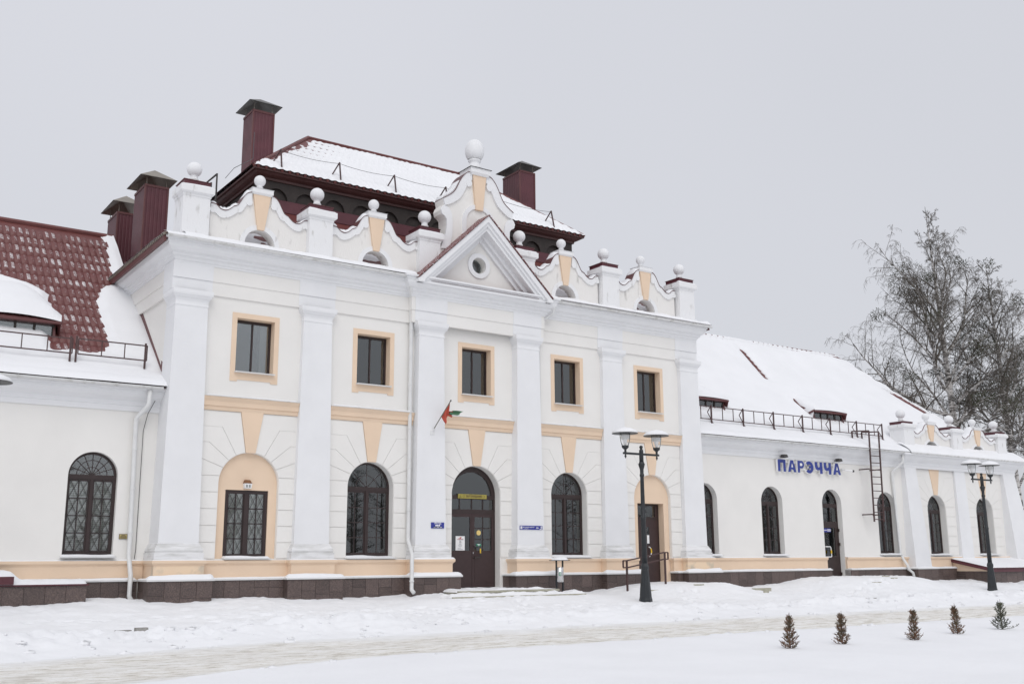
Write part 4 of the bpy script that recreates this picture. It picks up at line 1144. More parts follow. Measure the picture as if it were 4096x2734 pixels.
# eyebrow dormers
def dormer(cx, ye, ze, hw, snow_t, ylen=1.75, parent=ROOFL):
    n = 20
    def top_y(u): return ye + ylen * max(0.0, 1 - abs(u) ** 3.0) ** 0.75 + 0.02
    U = np.linspace(-1, 1, n + 1)
    def surf(zoff, over, name, matn, par, rip=0.0, close=True):
        rows = 9; vs = []
        X = np.zeros((rows, n + 1)); Yv = X.copy(); Z = X.copy()
        for j in range(rows):
            for i, u in enumerate(U):
                yt = top_y(u)
                t = j / (rows - 1)
                y_ = ye - over + (yt - ye + over) * t
                zr = float(wing_z(yt))
                z_ = (ze - over * 0.3) + (zr - ze + over * 0.3) * t ** 0.92
                X[j, i] = cx + u * hw; Yv[j, i] = y_; Z[j, i] = z_ + (zoff * (1 - max(0, 2 * t - 1) ** 2) * (0.75 + 0.25 * (1 - u * u)) if zoff else 0)
                if zoff and j == 0: Z[j, i] -= zoff * 0.72; 
                if rip and j == 0: Z[j, i] += rip * math.sin(u * hw / 0.19 * 2 * math.pi)
        return grid_mesh(name, X, Yv, Z, matn)
    body = MB()
    zb = float(wing_z(ye)) - 0.05
    # front: dark slot with frame, cheeks
    body.box(cx - hw * 0.86, cx + hw * 0.86, ye + 0.12, ye + 0.16, zb, ze - 0.02)
    dm = body.build('dormer', 'louver_brown', B)
    fr = MB().box(cx - hw * 0.86, cx + hw * 0.86, ye + 0.05, ye + 0.12, zb + 0.02, zb + 0.10)
    for k in range(5):
        xx = cx - hw * 0.86 + k * hw * 0.43
        fr.box(xx - 0.03, xx + 0.03, ye + 0.06, ye + 0.118, zb + 0.10, ze - 0.03)
    fr.build('dormer_frame', 'louver_brown', dm)
    for k in range(4):
        xx = cx - hw * 0.86 + k * hw * 0.43
        pane(xx + 0.035, xx + hw * 0.43 - 0.035, ye + 0.09, zb + 0.1, ze - 0.05, dm)
    for s in (-1, 1):
        x = cx + s * hw * 0.88
        MB().prism_x([(ye - 0.05, zb - 0.05), (ye + 0.10, ze - 0.02), (ye + 0.95, float(wing_z(ye + 0.95)) + 0.03), (ye + 0.95, float(wing_z(ye + 0.95)) - 0.1)], x - 0.03, x + 0.03).build('dormer_cheek', 'maroon_trim', dm)
    rf = bpy.data.objects.new('dormer_roof', surf(0, 0.12, 'dormer_roof', 'maroon_trim', dm, rip=0.012)); col.objects.link(rf); rf.parent = dm
    fas = MB()
    for i in range(n):
        u0, u1 = U[i], U[i + 1]
        fas.add([(cx + u0 * hw, ye - 0.122, ze - 0.10), (cx + u1 * hw, ye - 0.122, ze - 0.10), (cx + u1 * hw, ye - 0.122, ze - 0.028), (cx + u0 * hw, ye - 0.122, ze - 0.028)], [(0, 1, 2, 3)])
    fas.box(cx - hw, cx + hw, ye - 0.12, ye + 0.12, ze - 0.10, ze - 0.085).build('dormer_fascia', 'maroon_trim', dm)
    # rake boards along the curved upper edge
    for s in (-1, 1):
        pts = []
        for u in np.linspace(0.999, 0.72, 10):
            pts.append((cx + s * u * hw, top_y(u) - (0.13 if u > 0.99 else 0), (ze - 0.05) if u > 0.99 else float(wing_z(top_y(u))) + 0.05))
        MB().tube(pts, 0.05, 6).build('dormer_rake', 'maroon_trim', dm)
    sn = bpy.data.objects.new('dormer_snow', surf(snow_t, 0.13, 'dormer_snow', 'roof_snow', None)); col.objects.link(sn)
    return tag(sn, {-1: 'thick snow cap on the eyebrow dormer of the left wing roof', 0: 'snow cap on the roof dormer beside the central block', 1: 'snow cap on the roof dormer above the blue station name'}[(-1 if cx < 0 else (0 if cx < 15 else 1))], 'snow', kind='stuff')
dormer(-12.95, 2.05, 7.45, 1.08, 0.34, ylen=2.35)
dormer(12.25, 2.1, 7.43, 1.10, 0.15)
dormer(19.68, 2.1, 7.44, 1.08, 0.15)

# snow guards on the wing roofs
def guard(x0, x1, n, y, z, h, parent, bent):
    zt = z + h; yb = y
    m_ = MB().bar((x0, yb, z), (x1, yb, z), 0.03).bar((x0, yb, zt), (x1, yb, zt), 0.03)
    g_ = m_.build('snow_guard', 'steel_brown', parent)
    k = n * 3
    for i in range(k + 1):
        xx = x0 + (x1 - x0) * i / k
        MB().bar((xx, yb, z), (xx, yb, zt), 0.024).build('baluster', 'steel_brown', g_)
    for i in range(n + 1):
        xx = x0 + (x1 - x0) * i / n
        p = MB().bar((xx - 0.05, yb - 0.02, z - 0.22), (xx - 0.05, yb - 0.02, zt + 0.06), 0.045)
        if bent: p.bar((xx - 0.02, yb, zt + 0.06), (xx + 0.13, yb + 0.35, zt - 0.15), 0.025).bar((xx + 0.13, yb + 0.35, zt - 0.15), (xx + 0.02, yb - 0.05, z - 0.20), 0.025)
        p.build('post', 'steel_brown', g_)
guard(-13.55, -11.74, 1, 0.95, 6.42, 0.38, ROOFL, False)
guard(-11.60, -9.86, 1, 0.95, 6.42, 0.40, ROOFL, False)
guard(9.55, 21.75, 7, 0.95, 6.36, 0.48, ROOFR, True)

# ---- central roofs: skirt roof, louvred storey, hipped top roof
sk = MB()
b0 = (-9.98, 9.98, -0.55, 13.2); b1 = (-6.2, 6.2, 2.9, 9.75); za, zb_ = 9.60, 11.98
q = lambda b, z: [(b[0], b[2], z), (b[1], b[2], z), (b[1], b[3], z), (b[0], b[3], z)]
bm_ = (-9.13, 9.13, 0.30, 12.35)
sk.add(q(b0, za - 0.02) + q(bm_, 9.83), [(0, 1, 5, 4), (1, 2, 6, 5), (2, 3, 7, 6), (3, 0, 4, 7)])
sk.add(q(bm_, 9.83) + q(b1, zb_), [(0, 1, 5, 4), (1, 2, 6, 5), (2, 3, 7, 6), (3, 0, 4, 7)])
SK = sk.build('skirt_roof', 'roof_sheet', B)
# side verges: maroon fascia below the scalloped roof edge
MB().box(-9.99, -9.93, -0.40, 6.2, 9.40, 9.575).box(-9.93, -9.50, -0.40, 6.2, 9.49, 9.53).build('fascia', 'maroon_trim', SK)
MB().box(9.93, 9.99, -0.40, 6.2, 9.42, 9.60).build('fascia', 'maroon_trim', SK)
# red flashing where the wing roofs meet the side walls
for s in (-1, 1):
    f = MB()
    for (y0, z0), (y1, z1) in zip(PROF[:-1], PROF[1:]):
        y1c = min(y1, 5.6); z1c = float(wing_z(y1c))
        x0 = s * 9.47
        f.add([(x0, y0, z0), (x0, y1c, z1c), (x0, y1c, z1c + 0.42), (x0, y0, z0 + 0.25)], [(0, 1, 2, 3)])
        f.add([(x0, y0, z0 + 0.25), (x0, y1c, z1c + 0.42), (s * 9.445, y1c, z1c + 0.42), (s * 9.445, y0, z0 + 0.25)], [(0, 1, 2, 3)])
    f.build('wall_flashing', 'maroon_trim', B)
lv = MB()
wall_openings(lv, -6.2, 6.2, 12.33, 13.05, 2.9, [(-5.65 + i * 1.0, 0.72, 12.33, 12.72, True) for i in range(12)], 0.10)
lv.box(-6.2, -6.19, 2.902, 9.7, 12.0, 13.05).box(6.19, 6.2, 2.902, 9.7, 12.0, 13.05).build('louvre_wall', 'louver_brown', B)
MB().box(-6.18, 6.18, 3.0, 3.05, 12.0, 13.05).build('louvre_back', 'louver_brown', B)
MB().sweep([(-6.21, 9.7), (-6.21, 2.89), (6.21, 2.89), (6.21, 9.7)], [(0, 11.95), (0.06, 11.95), (0.03, 12.34), (0, 12.36)]).build('louvre_base', 'maroon_metal', B)
MB().sweep([(-6.21, 9.9), (-6.21, 2.89), (6.21, 2.89), (6.21, 9.9)], [(0, 12.93), (0.05, 12.93), (0.06, 13.0), (0.12, 13.02), (0.20, 13.06), (0.26, 13.12), (0.33, 13.13), (0.33, 13.20), (0, 13.22)]).build('eave', 'brown_eave', B)
EX, EY, EZ, RXX, RYY, RZZ = 6.56, 2.56, 13.20, 3.2, 6.3, 16.2
tr = MB()
tr.add([(-EX, EY, EZ), (EX, EY, EZ), (EX, 10.04, EZ), (-EX, 10.04, EZ), (-RXX, RYY, RZZ), (RXX, RYY, RZZ)], [(0, 1, 5, 4), (1, 2, 5), (2, 3, 4, 5), (3, 0, 4)])
TOPR = tr.build('top_roof', 'roof_sheet', B)
MB().tube([(-RXX - 0.05, RYY, RZZ + 0.02), (RXX + 0.05, RYY, RZZ + 0.015)], 0.055, 8).build('ridge_cap', 'roof_sheet', TOPR)
for sg in (-1, 1): MB().tube([(sg * EX, EY, EZ + 0.02), (sg * RXX, RYY, RZZ + 0.03)], 0.06, 6).build('hip_cap', 'roof_sheet', TOPR)
# snow on the front slope with tile ripples printed through it, bare beside the left hip
def topz(y): return EZ + (RZZ - EZ) * (y - EY) / (RYY - EY)
def dep_top(x, y):
    t = (y - EY) / (RYY - EY)
    u = (y - EY) / 0.40
    step = u - np.floor(u)
    d = 0.075 - 0.028 * sstep(0.3, 0.6, t) + 0.010 * np.sin(2 * math.pi * x / 0.24) + 0.025 * fbm(x * 0.8, y * 0.9, 3)
    hipx = -EX + (EX - RXX) * t
    near = np.exp(-(np.maximum(x - hipx - 0.3, 0) / 1.5) ** 2)
    colx = sstep(0.2, 0.9, 0.5 + 0.5 * np.sin(2 * math.pi * x / 0.24))
    rowg = np.exp(-((step - 0.25) / 0.22) ** 2)
    d = d - rowg * colx * (0.028 + 0.11 * near * (0.6 + 1.2 * fbm(x * 1.6, y * 1.6, 2) + 0.3)) * sstep(0.15, 0.35, t)
    d = np.where((x - hipx < 0.32 + 0.5 * fbm(x * 3, y * 3, 3)) & (t > 0.16), -0.02 + 0.10 * fbm(x * 6, y * 6, 3), d)
    d = d - sstep(0.93, 0.99, t) * (0.03 + 0.30 * np.abs(fbm(x * 2.2, y * 1.5, 3)))
    d = np.where(t < 0.03, 0.07 + 0.015 * np.sin(2 * math.pi * x / 0.26), d)
    return d
YT = np.concatenate([[EY - 0.03], np.arange(EY, RYY + 0.01, 0.045)])
snow_sheet('roof_snow', 'thin snow on the hipped top roof with tile rows showing through', lambda v: -EX + (EX - RXX) * max(0, (v - EY)) / (RYY - EY), lambda v: EX - (EX - RXX) * max(0, (v - EY)) / (RYY - EY), YT, dep_top, topz, 420)
# left hip of the top roof
UU = np.linspace(0, 1, 60); VV = np.linspace(0, 1, 40)
Xg = np.zeros((40, 60)); Yg = Xg.copy(); Zg = Xg.copy()
for j, v in enumerate(VV):
    x_ = -EX + (EX - RXX) * v
    ya = EY + (RYY - EY) * v; yb_ = 10.04 - (10.04 - RYY) * v
    Xg[j] = x_ - 0.06 - 0.03 * fbm(UU * 5, UU * 0 + v * 5, 2); Yg[j] = ya + (yb_ - ya) * UU; Zg[j] = EZ + (RZZ - EZ) * v + 0.06
o = bpy.data.objects.new('roof_snow', grid_mesh('roof_snow', Xg, Yg, Zg, 'roof_snow')); col.objects.link(o)
tag(o, 'snow on the left hip of the top roof', 'snow', kind='stuff')
# edge of wavy tile below the snow
ed = MB()
for k in range(int(2 * EX / 0.26)):
    x_ = -EX + k * 0.26
    ed.tube([(x_ + 0.13, EY - 0.035, EZ - 0.005), (x_ + 0.13, EY + 0.10, EZ + 0.07)], 0.05, 6)
ed.build('tile_edge', 'roof_sheet', TOPR)['kind'] = 'stuff'
# safety posts and lines on the top roof
for px_ in (-5.6, -3.55, -1.5, 0.55, 5.2):
    MB().bar((px_ - 0.03, EY + 0.06, EZ + 0.05), (px_ + 0.02, EY + 0.32, EZ + 0.86), 0.04).bar((px_ - 0.18, EY + 0.50, EZ + 0.40), (px_ + 0.02, EY + 0.32, EZ + 0.86), 0.035).build('safety_post', 'steel_brown', TOPR)
ps = [(-5.58, EY + 0.32), (-3.53, EY + 0.32), (-1.48, EY + 0.32), (0.57, EY + 0.32), (2.9, EY + 0.32), (5.22, EY + 0.32)]
for dz in (0.82, 0.32):
    pts = []
    for (xa, ya), (xb, yb_) in zip(ps[:-1], ps[1:]):
        for k in range(8):
            t = k / 8; pts.append((xa + (xb - xa) * t, ya, EZ + dz - 0.07 * 4 * t * (1 - t)))
    pts.append((ps[-1][0], ps[-1][1], EZ + dz))
    MB().tube(pts, 0.008, 4).build('safety_line', 'wire', TOPR)
MB().tube([(-6.0, 4.2, 15.0), (-6.3, 3.4, 13.75), (-6.9, 3.4, 13.3), (-7.3, 3.0, 12.75)], 0.011, 4).build('safety_line', 'wire', TOPR)
# roof ladder hoops left of the louvred storey
for dx, dy in ((0.0, 0.0), (0.12, 0.9)):
    MB().tube([(-7.1 + dx, 4.4 + dy, 12.3), (-7.1 + dx, 4.4 + dy, 13.38), (-7.1 + dx, 5.5 + dy, 13.40), (-7.1 + dx, 5.5 + dy, 12.6)], 0.035, 4).build('ladder_hoop', 'dark_steel', TOPR)

# ---- chimneys clad in ribbed maroon sheet, with hoods
def chimney(x0, x1, y0, y1, z0, z1, hood='galv_dark', oh=0.22, ah=0.36, gap=0.22):
    pts = []
    def side(a, b, nrm, dp=0.022):
        L = math.hypot(b[0] - a[0], b[1] - a[1]); k = max(3, round(L / 0.115)); out = []
        for i in range(k):
            for t, o in ((0.0, 0.0), (0.55, 0.0), (0.68, -dp), (0.87, -dp)):
                s = (i + t) / k
                out.append((a[0] + (b[0] - a[0]) * s + nrm[0] * o, a[1] + (b[1] - a[1]) * s + nrm[1] * o))
        return out
    loop = side((x0, y0), (x1, y0), (0, -1), 0.006) + side((x1, y0), (x1, y1), (1, 0)) + side((x1, y1), (x0, y1), (0, 1)) + side((x0, y1), (x0, y0), (-1, 0))
    n = len(loop)
    mb = MB().add([(x, y, z0) for x, y in loop] + [(x, y, z1) for x, y in loop], [(i, (i + 1) % n, n + (i + 1) % n, n + i) for i in range(n)])
    ch = mb.build('chimney', 'maroon_metal', B)
    MB().sweep([(x0, y1), (x0, y0), (x1, y0), (x1, y1), (x0, y1)], [(0, z1 - 0.06), (0.018, z1 - 0.06), (0.018, z1 + 0.012), (0, z1 + 0.012)]).box(x0 + 0.02, x1 - 0.02, y0 + 0.02, y1 - 0.02, z1 - 0.05, z1 - 0.02).build('chimney_rim', 'maroon_trim', ch)
    for t in (0.0, 1.0):
        xx = x0 if t == 0 else x1
        MB().box(xx - 0.018, xx + 0.03, y0 - 0.012, y0 + 0.03, z0, z1).build('corner_trim', 'maroon_trim', ch)
    zc = z1 + gap; cx, cy = (x0 + x1) / 2, (y0 + y1) / 2
    rid = max(0.0, (y1 - y0) / 2 - 0.35)
    h = MB().add([(x0 - oh, y0 - oh, zc), (x1 + oh, y0 - oh, zc), (x1 + oh, y1 + oh, zc), (x0 - oh, y1 + oh, zc), (cx, cy - rid, zc + ah), (cx, cy + rid, zc + ah)], [(0, 1, 4), (1, 2, 5, 4), (2, 3, 5), (3, 0, 4, 5)])
    h.add([(x0 - oh + 0.01, y0 - oh + 0.01, zc - 0.012), (x1 + oh - 0.01, y0 - oh + 0.01, zc - 0.012), (x1 + oh - 0.01, y1 + oh - 0.01, zc - 0.012), (x0 - oh + 0.01, y1 + oh - 0.01, zc - 0.012), (cx, cy - rid, zc + ah - 0.02), (cx, cy + rid, zc + ah - 0.02)], [(4, 1, 0), (4, 5, 2, 1), (5, 3, 2), (5, 4, 0, 3)])
    h.build('chimney_hood', hood, ch)
    for xx in (x0 + 0.05, x1 - 0.05):
        for yy in (y0 + 0.05, y1 - 0.05):
            MB().tube([(xx, yy, z1 - 0.04), (xx, yy, zc + 0.12)], 0.012, 5).build('hood_leg', 'galv_tan', ch)
    return ch
chimney(-5.98, -5.26, 4.45, 5.35, 12.9, 15.92)
chimney(5.32, 6.05, 5.05, 6.25, 13.0, 16.42)
chimney(-9.12, -8.40, 5.16, 6.36, 9.4, 12.86, hood='galv_tan', ah=0.42, gap=0.22)
chimney(-9.24, -8.58, 7.95, 9.2, 9.5, 12.72, hood='galv_tan', ah=0.42, gap=0.30)

# ------------------------------------------------------------------ parapets
def finial(mb, cx, cy, z, r, stem, rs=0.5):
    zc = z + stem + r * 0.93
    prof = [(r * 0.72, z), (r * 0.70, z + stem * 0.10), (r * 0.56, z + stem * 0.22), (r * 0.50, z + stem * 0.42), (r * 0.60, z + stem * 0.52), (r * 0.60, z + stem * 0.60), (r * 0.47, z + stem * 0.72), (r * 0.46, z + stem)]
    a0 = math.asin(0.46)
    for k in range(15):
        a = math.pi - a0 - (math.pi - a0) * k / 14
        prof.append((max(0.004, r * math.sin(a)), zc + r * math.cos(a)))
    mb.lathe(cx, cy, prof, 24)
def pier(cx, yf, z0, sz=1.0, s=1.0, dep=0.74):
    hw = 0.37 * s; yb = yf + dep * s
    zc0, zc1 = z0 + 1.2 * sz, z0 + 1.43 * sz
    p = MB().box(cx - hw, cx + hw, yf, yb, z0 - 0.3, zc0).build('parapet_pier', 'weathered_white', B)
    MB().sweep([(cx - hw, yb), (cx - hw, yf), (cx + hw, yf), (cx + hw, yb), (cx - hw, yb)], [(-0.05, zc0 - 0.07), (0.015, zc0 - 0.06), (0.02, zc0), (0.06, zc0 + 0.02), (0.09, zc0 + 0.05), (0.09, zc1 - 0.01), (-0.05, zc1)]).box(cx - hw, cx + hw, yf + 0.01, yb - 0.01, zc1 - 0.06, zc1 - 0.005).build('pier_cap', 'weathered_white', p)
    rb = MB().box(cx - hw * 0.97, cx + hw * 0.97, yf + 0.02, yb - 0.02, zc1 - 0.005, zc1 + 0.155 * sz).build('cap_cover', 'maroon_metal', p)
    MB().box(cx - hw * 1.03, cx + hw * 1.03, yf - 0.005, yb + 0.005, zc1 + 0.155 * sz, zc1 + 0.168 * sz).build('cover_edge', 'maroon_trim', p)
    f = MB(); finial(f, cx, (yf + yb) / 2, zc1 + 0.168 * sz, 0.207 * s ** 0.5, 0.24 * sz)
    f.build('ball_finial', 'white_plaster', p, smooth=True)
    # snow: thin rolls on cap ledge and on the cover
    SN.append(((cx - hw - 0.085, cx + hw + 0.085), yf - 0.085, yf + 0.06, zc1 - 0.012, 0.05))
    return p
for cx in (-9.12, -5.47, -1.82, 1.82, 5.47, 9.12):
    pier(cx, -0.18, 9.70)
def sm(pts, k=3):
    """Catmull-Rom through pts"""
    out = []
    P = [pts[0]] + pts + [pts[-1]]
    for i in range(1, len(P) - 2):
        for j in range(k):
            t = j / k
            p0, p1, p2, p3 = P[i - 1], P[i], P[i + 1], P[i + 2]
            out.append(tuple(0.5 * (2 * b + (c - a) * t + (2 * a - 5 * b + 4 * c - d) * t * t + (3 * b - a - 3 * c + d) * t ** 3) for a, b, c, d in zip(p0, p1, p2, p3)))
    out.append(pts[-1])
    return out
PAR_OUT = sm([(0.29, 11.33), (0.42, 11.28), (0.52, 11.16), (0.60, 11.01), (0.68, 10.88), (0.77, 10.83)], 3) + sm([(0.80, 10.82), (0.88, 10.74), (0.98, 10.67), (1.09, 10.65), (1.20, 10.69), (1.30, 10.78), (1.44, 10.79)], 3)
PAR_IN = sm([(0.29, 11.10), (0.36, 11.06), (0.42, 10.96), (0.50, 10.82), (0.58, 10.70), (0.70, 10.66)], 3) + sm([(0.74, 10.62), (0.84, 10.54), (0.96, 10.47), (1.09, 10.44), (1.20, 10.46), (1.32, 10.55), (1.44, 10.56)], 3)
def parapet(cx, y, z0, s=1.0, sz=1.0, th=0.36, hole=True):
    tx = lambda p: (cx + p[0] * s, z0 + (p[1] - 9.75) * sz)
    mx_ = lambda pts: [(-x, z) for x, z in pts]
    r, zc = 0.44, 9.84
    out_r = PAR_OUT; full = mx_(out_r) + out_r[::-1] if False else None
    # outline ccw seen from front: bottom left hole edge ... go right along the bottom, up, over the top, down left
    a_in = arc(0, zc, r, 180, 0, 20)
    poly = [(-1.44, 9.5), (-r, 9.5)] + [(x, z) for x, z in a_in] + [(r, 9.5), (1.44, 9.5)] + PAR_OUT[::-1] + mx_(PAR_OUT)
    pan = MB().prism_y([tx(p) for p in poly], y, y + th).build('parapet_panel', 'weathered_cream', B)
    for sg in (1, -1):
        co = MB()
        for (a, b, c, d) in zip(PAR_OUT[:-1], PAR_OUT[1:], PAR_IN[1:], PAR_IN[:-1]):
            q_ = [(sg * x, z) for x, z in (d, c, b, a)]
            if sg < 0: q_ = q_[::-1]
            co.prism_y([tx(p) for p in q_], y - 0.05, y + 0.002)
        for bx, bz, br in ((0.37, 11.03, 0.10), (1.40, 10.62, 0.08)):
            co.prism_y([tx((sg * bx + br * math.cos(t), bz + br * math.sin(t))) for t in np.linspace(0, 6.283, 15)[:-1]], y - 0.058, y)
        co.build('scroll_coping', 'weathered_white', pan)
    rg = MB(); i_ = arc(0, zc, r, 0, 180, 20); o_ = arc(0, zc, r + 0.14, 0, 180, 20)
    for k in range(20): rg.prism_y([tx(p) for p in (i_[k], o_[k], o_[k + 1], i_[k + 1])], y - 0.03, y + 0.002)
    rg.build('arch_trim', 'weathered_white', pan)
    MB().prism_y([tx(p) for p in ((-0.10, 10.27), (0.10, 10.27), (0.255, 11.29), (-0.255, 11.29))], y - 0.07, y).build('keystone', 'peach_plaster', pan)
    x0, x1 = cx - 0.31 * s, cx + 0.31 * s
    zk0, zk1 = z0 + 1.54 * sz, z0 + 1.72 * sz
    MB().frust((cx - 0.26 * s, cx + 0.26 * s, y - 0.08, y + th), zk0, (x0, x1, y - 0.12, y + th + 0.03), zk0 + 0.05).box(x0, x1, y - 0.12, y + th + 0.03, zk0 + 0.05, zk1).frust((x0 - 0.02, x1 + 0.02, y - 0.14, y + th + 0.05), zk1 + 0.001, (cx - 0.12 * s, cx + 0.12 * s, y + th * 0.3, y + th * 0.7), zk1 + 0.09 * sz).build('keystone_cap', 'weathered_white', pan)
    f = MB(); finial(f, cx, y + th / 2, zk1 + 0.07 * sz, 0.165 * s ** 0.5, 0.10 * sz); f.build('ball_finial', 'white_plaster', pan, smooth=True)
    # sheet metal cover along the top edge and drifts of snow on it
    for sg in (1, -1):
        cv = MB()
        pts = [tx((sg * x, z)) for x, z in PAR_OUT]
        for a, b in zip(pts[:-1], pts[1:]):
            cv.hexa([(a[0], y - 0.07, a[1] + 0.003), (b[0], y - 0.07, b[1] + 0.003), (b[0], y + th + 0.02, b[1] + 0.003), (a[0], y + th + 0.02, a[1] + 0.003), (a[0], y - 0.07, a[1] + 0.02), (b[0], y - 0.07, b[1] + 0.02), (b[0], y + th + 0.02, b[1] + 0.02), (a[0], y + th + 0.02, a[1] + 0.02)])
        cv.build('coping_cover', 'maroon_trim', pan)
        n_ = len(pts); hh = []
        for i in range(n_):
            p_, q_ = pts[max(i - 1, 0)], pts[min(i + 1, n_ - 1)]
            sl = abs((q_[1] - p_[1]) / (q_[0] - p_[0] + 1e-6))
            hh.append(max(0.0, 0.11 - 0.055 * sl) * (1.35 if sg < 0 else 0.8) * (0.75 + 0.4 * rnd.random()))
        # continuous rounded drifts, one object per run
        run = []
        def flush():
            if len(run) > 2:
                m = 7; X = np.zeros((m, len(run))); Yv = X.copy(); Z = X.copy()
                for k_, i in enumerate(run):
                    e = min(1.0, min(k_, len(run) - 1 - k_) / 1.5) ** 0.5
                    for j in range(m):
                        t = j / (m - 1)
                        X[j, k_] = pts[i][0]; Yv[j, k_] = y - 0.05 + (th + 0.06) * t
                        Z[j, k_] = pts[i][1] + 0.015 + hh[i] * e * math.sin(math.pi * min(1, max(0, t))) ** 0.5
                o = bpy.data.objects.new('coping_snow', grid_mesh('coping_snow', X, Yv, Z, 'roof_snow')); col.objects.link(o); o.parent = pan
            run.clear()
        for i in range(n_):
            if hh[i] > 0.022: run.append(i)
            else: flush()
        flush()
for bx in (-7.232, -3.6, 3.6, 7.232): parapet(bx, 0.03, 9.75)
for cx in (22.95, 26.62, 30.28): pier(cx, 0.46, 5.86, sz=0.74, s=0.98)
for bx in (24.78, 28.45): parapet(bx, 0.62, 5.90, s=1.0, sz=0.72)
MB().box(-9.3, -2.2, 0.0, 0.3, 9.4, 9.62).box(2.2, 9.3, 0.0, 0.3, 9.4, 9.62).build('parapet_base', 'white_plaster', B)

# ---- pediment and curved gable over the entrance bay
oa = [(-2.50, 9.46), (2.50, 9.46), (0, 11.86)]
def tri_frame(mb, outer, inner, y0, y1):
    (ol, orr, oa_), (il, ir, ia) = outer, inner
    mb.prism_y([ol, il, ia, oa_], y0, y1); mb.prism_y([ir, orr, oa_, ia], y0, y1)
PED = MB()
tri_frame(PED, ((-2.50, 9.46), (2.50, 9.46), (0, 11.86)), ((-2.30, 9.44), (2.30, 9.44), (0, 11.66)), -0.72, 0.0)
tri_frame(PED, ((-2.31, 9.45), (2.31, 9.45), (0, 11.67)), ((-2.18, 9.43), (2.18, 9.43), (0, 11.53)), -0.66, 0.0)
tri_frame(PED, ((-2.19, 9.44), (2.19, 9.44), (0, 11.54)), ((-2.05, 9.42), (2.05, 9.42), (0, 11.40)), -0.60, 0.0)
tri_frame(PED, ((-2.06, 9.43), (2.06, 9.43), (0, 11.41)), ((-1.88, 9.42), (1.88, 9.42), (0, 11.27)), -0.34, 0.0)
tri_frame(PED, ((-1.89, 9.43), (1.89, 9.43), (0, 11.28)), ((-1.72, 9.42), (1.72, 9.42), (0, 11.12)), -0.22, 0.0)
PED.box(-2.50, 2.50, -0.62, 0.0, 9.36, 9.44)
PD = PED.build('pediment', 'white_plaster', B)
MB().box(-2.52, -2.3, -0.74, 0.0, 9.36, 9.46).box(2.3, 2.52, -0.74, 0.0, 9.36, 9.46).build('pediment_return', 'white_plaster', PD)
oc = arc(0, 10.35, 0.26, 0, 360, 32)[:-1]
tym = MB()
# tympanum with a round hole: fan of quads between the circle and the triangle border
def tri_ray(a):
    c, s_ = math.cos(a), math.sin(a); best = 9
    T3 = [(-1.80, 9.40), (1.80, 9.40), (0, 11.20)]
    for (ax, az), (bx, bz) in zip(T3, T3[1:] + T3[:1]):
        ex, ez = bx - ax, bz - az; den = c * ez - s_ * ex
        if abs(den) < 1e-9: continue
        t = (ax * ez - (az - 10.35) * ex) / den
        u = (ax * s_ - (az - 10.35) * c) / den
        if t > 0 and -1e-6 <= u <= 1 + 1e-6: best = min(best, t)
    return best
aa = sorted(set([round(x, 5) for x in list(np.linspace(0, 2 * math.pi, 33)[:-1])] + [round(math.atan2(9.40 - 10.35, sx) % (2 * math.pi), 5) for sx in (-1.8, 1.8)]))
for a, b in zip(aa, aa[1:] + [aa[0] + 2 * math.pi]):
    ra, rb = tri_ray(a), tri_ray(b)
    P_ = lambda r, t, yy: (r * math.cos(t), yy, 10.35 + r * math.sin(t))
    tym.add([P_(0.26, a, -0.12), P_(ra, a, -0.12), P_(rb, b, -0.12), P_(0.26, b, -0.12)], [(0, 1, 2, 3)])
    tym.add([P_(0.26, a, -0.12), P_(0.26, b, -0.12), P_(0.26, b, 0.16), P_(0.26, a, 0.16)], [(0, 1, 2, 3)])
tym.build('tympanum', 'cream_plaster', PD)
og = MB(); i_ = arc(0, 10.35, 0.262, 0, 360, 32); o_ = arc(0, 10.35, 0.415, 0, 360, 32)
for k in range(32): og.prism_y([i_[k], o_[k], o_[k + 1], i_[k + 1]], -0.17, -0.118)
og.build('oculus_ring', 'white_plaster', PD)
MB().prism_y(arc(0, 10.35, 0.27, 0, 360, 32)[:-1], 0.12, 0.14).build('oculus_pane', 'glass', PD)
MB().prism_y(arc(0, 10.35, 0.4, 0, 360, 32)[:-1], 0.2, 0.22).build('oculus_back', 'room_dark', PD)
MB().prism_x([(-0.64, 9.445), (-0.12, 9.64), (-0.12, 9.60), (-0.64, 9.44)], -2.02, 2.02).build('pediment_ledge', 'ledge_metal', PD)
# roof slopes of the pediment
prf = MB()
for sg in (-1, 1):
    a, b = (sg * 2.53, 9.47), (0, 11.875)
    prf.add([(a[0], -0.76, a[1]), (a[0], 0.02, a[1] + 0.0), (b[0], 0.02, b[1]), (b[0], -0.76, b[1]), (a[0], -0.76, a[1] + 0.025), (a[0], 0.02, a[1] + 0.025), (b[0], 0.02, b[1] + 0.025), (b[0], -0.76, b[1] + 0.025)], [(0, 1, 2, 3), (4, 5, 6, 7), (0, 3, 7, 4), (1, 2, 6, 5), (0, 1, 5, 4)])
prf.build('pediment_roof', 'roof_speckled', PD)
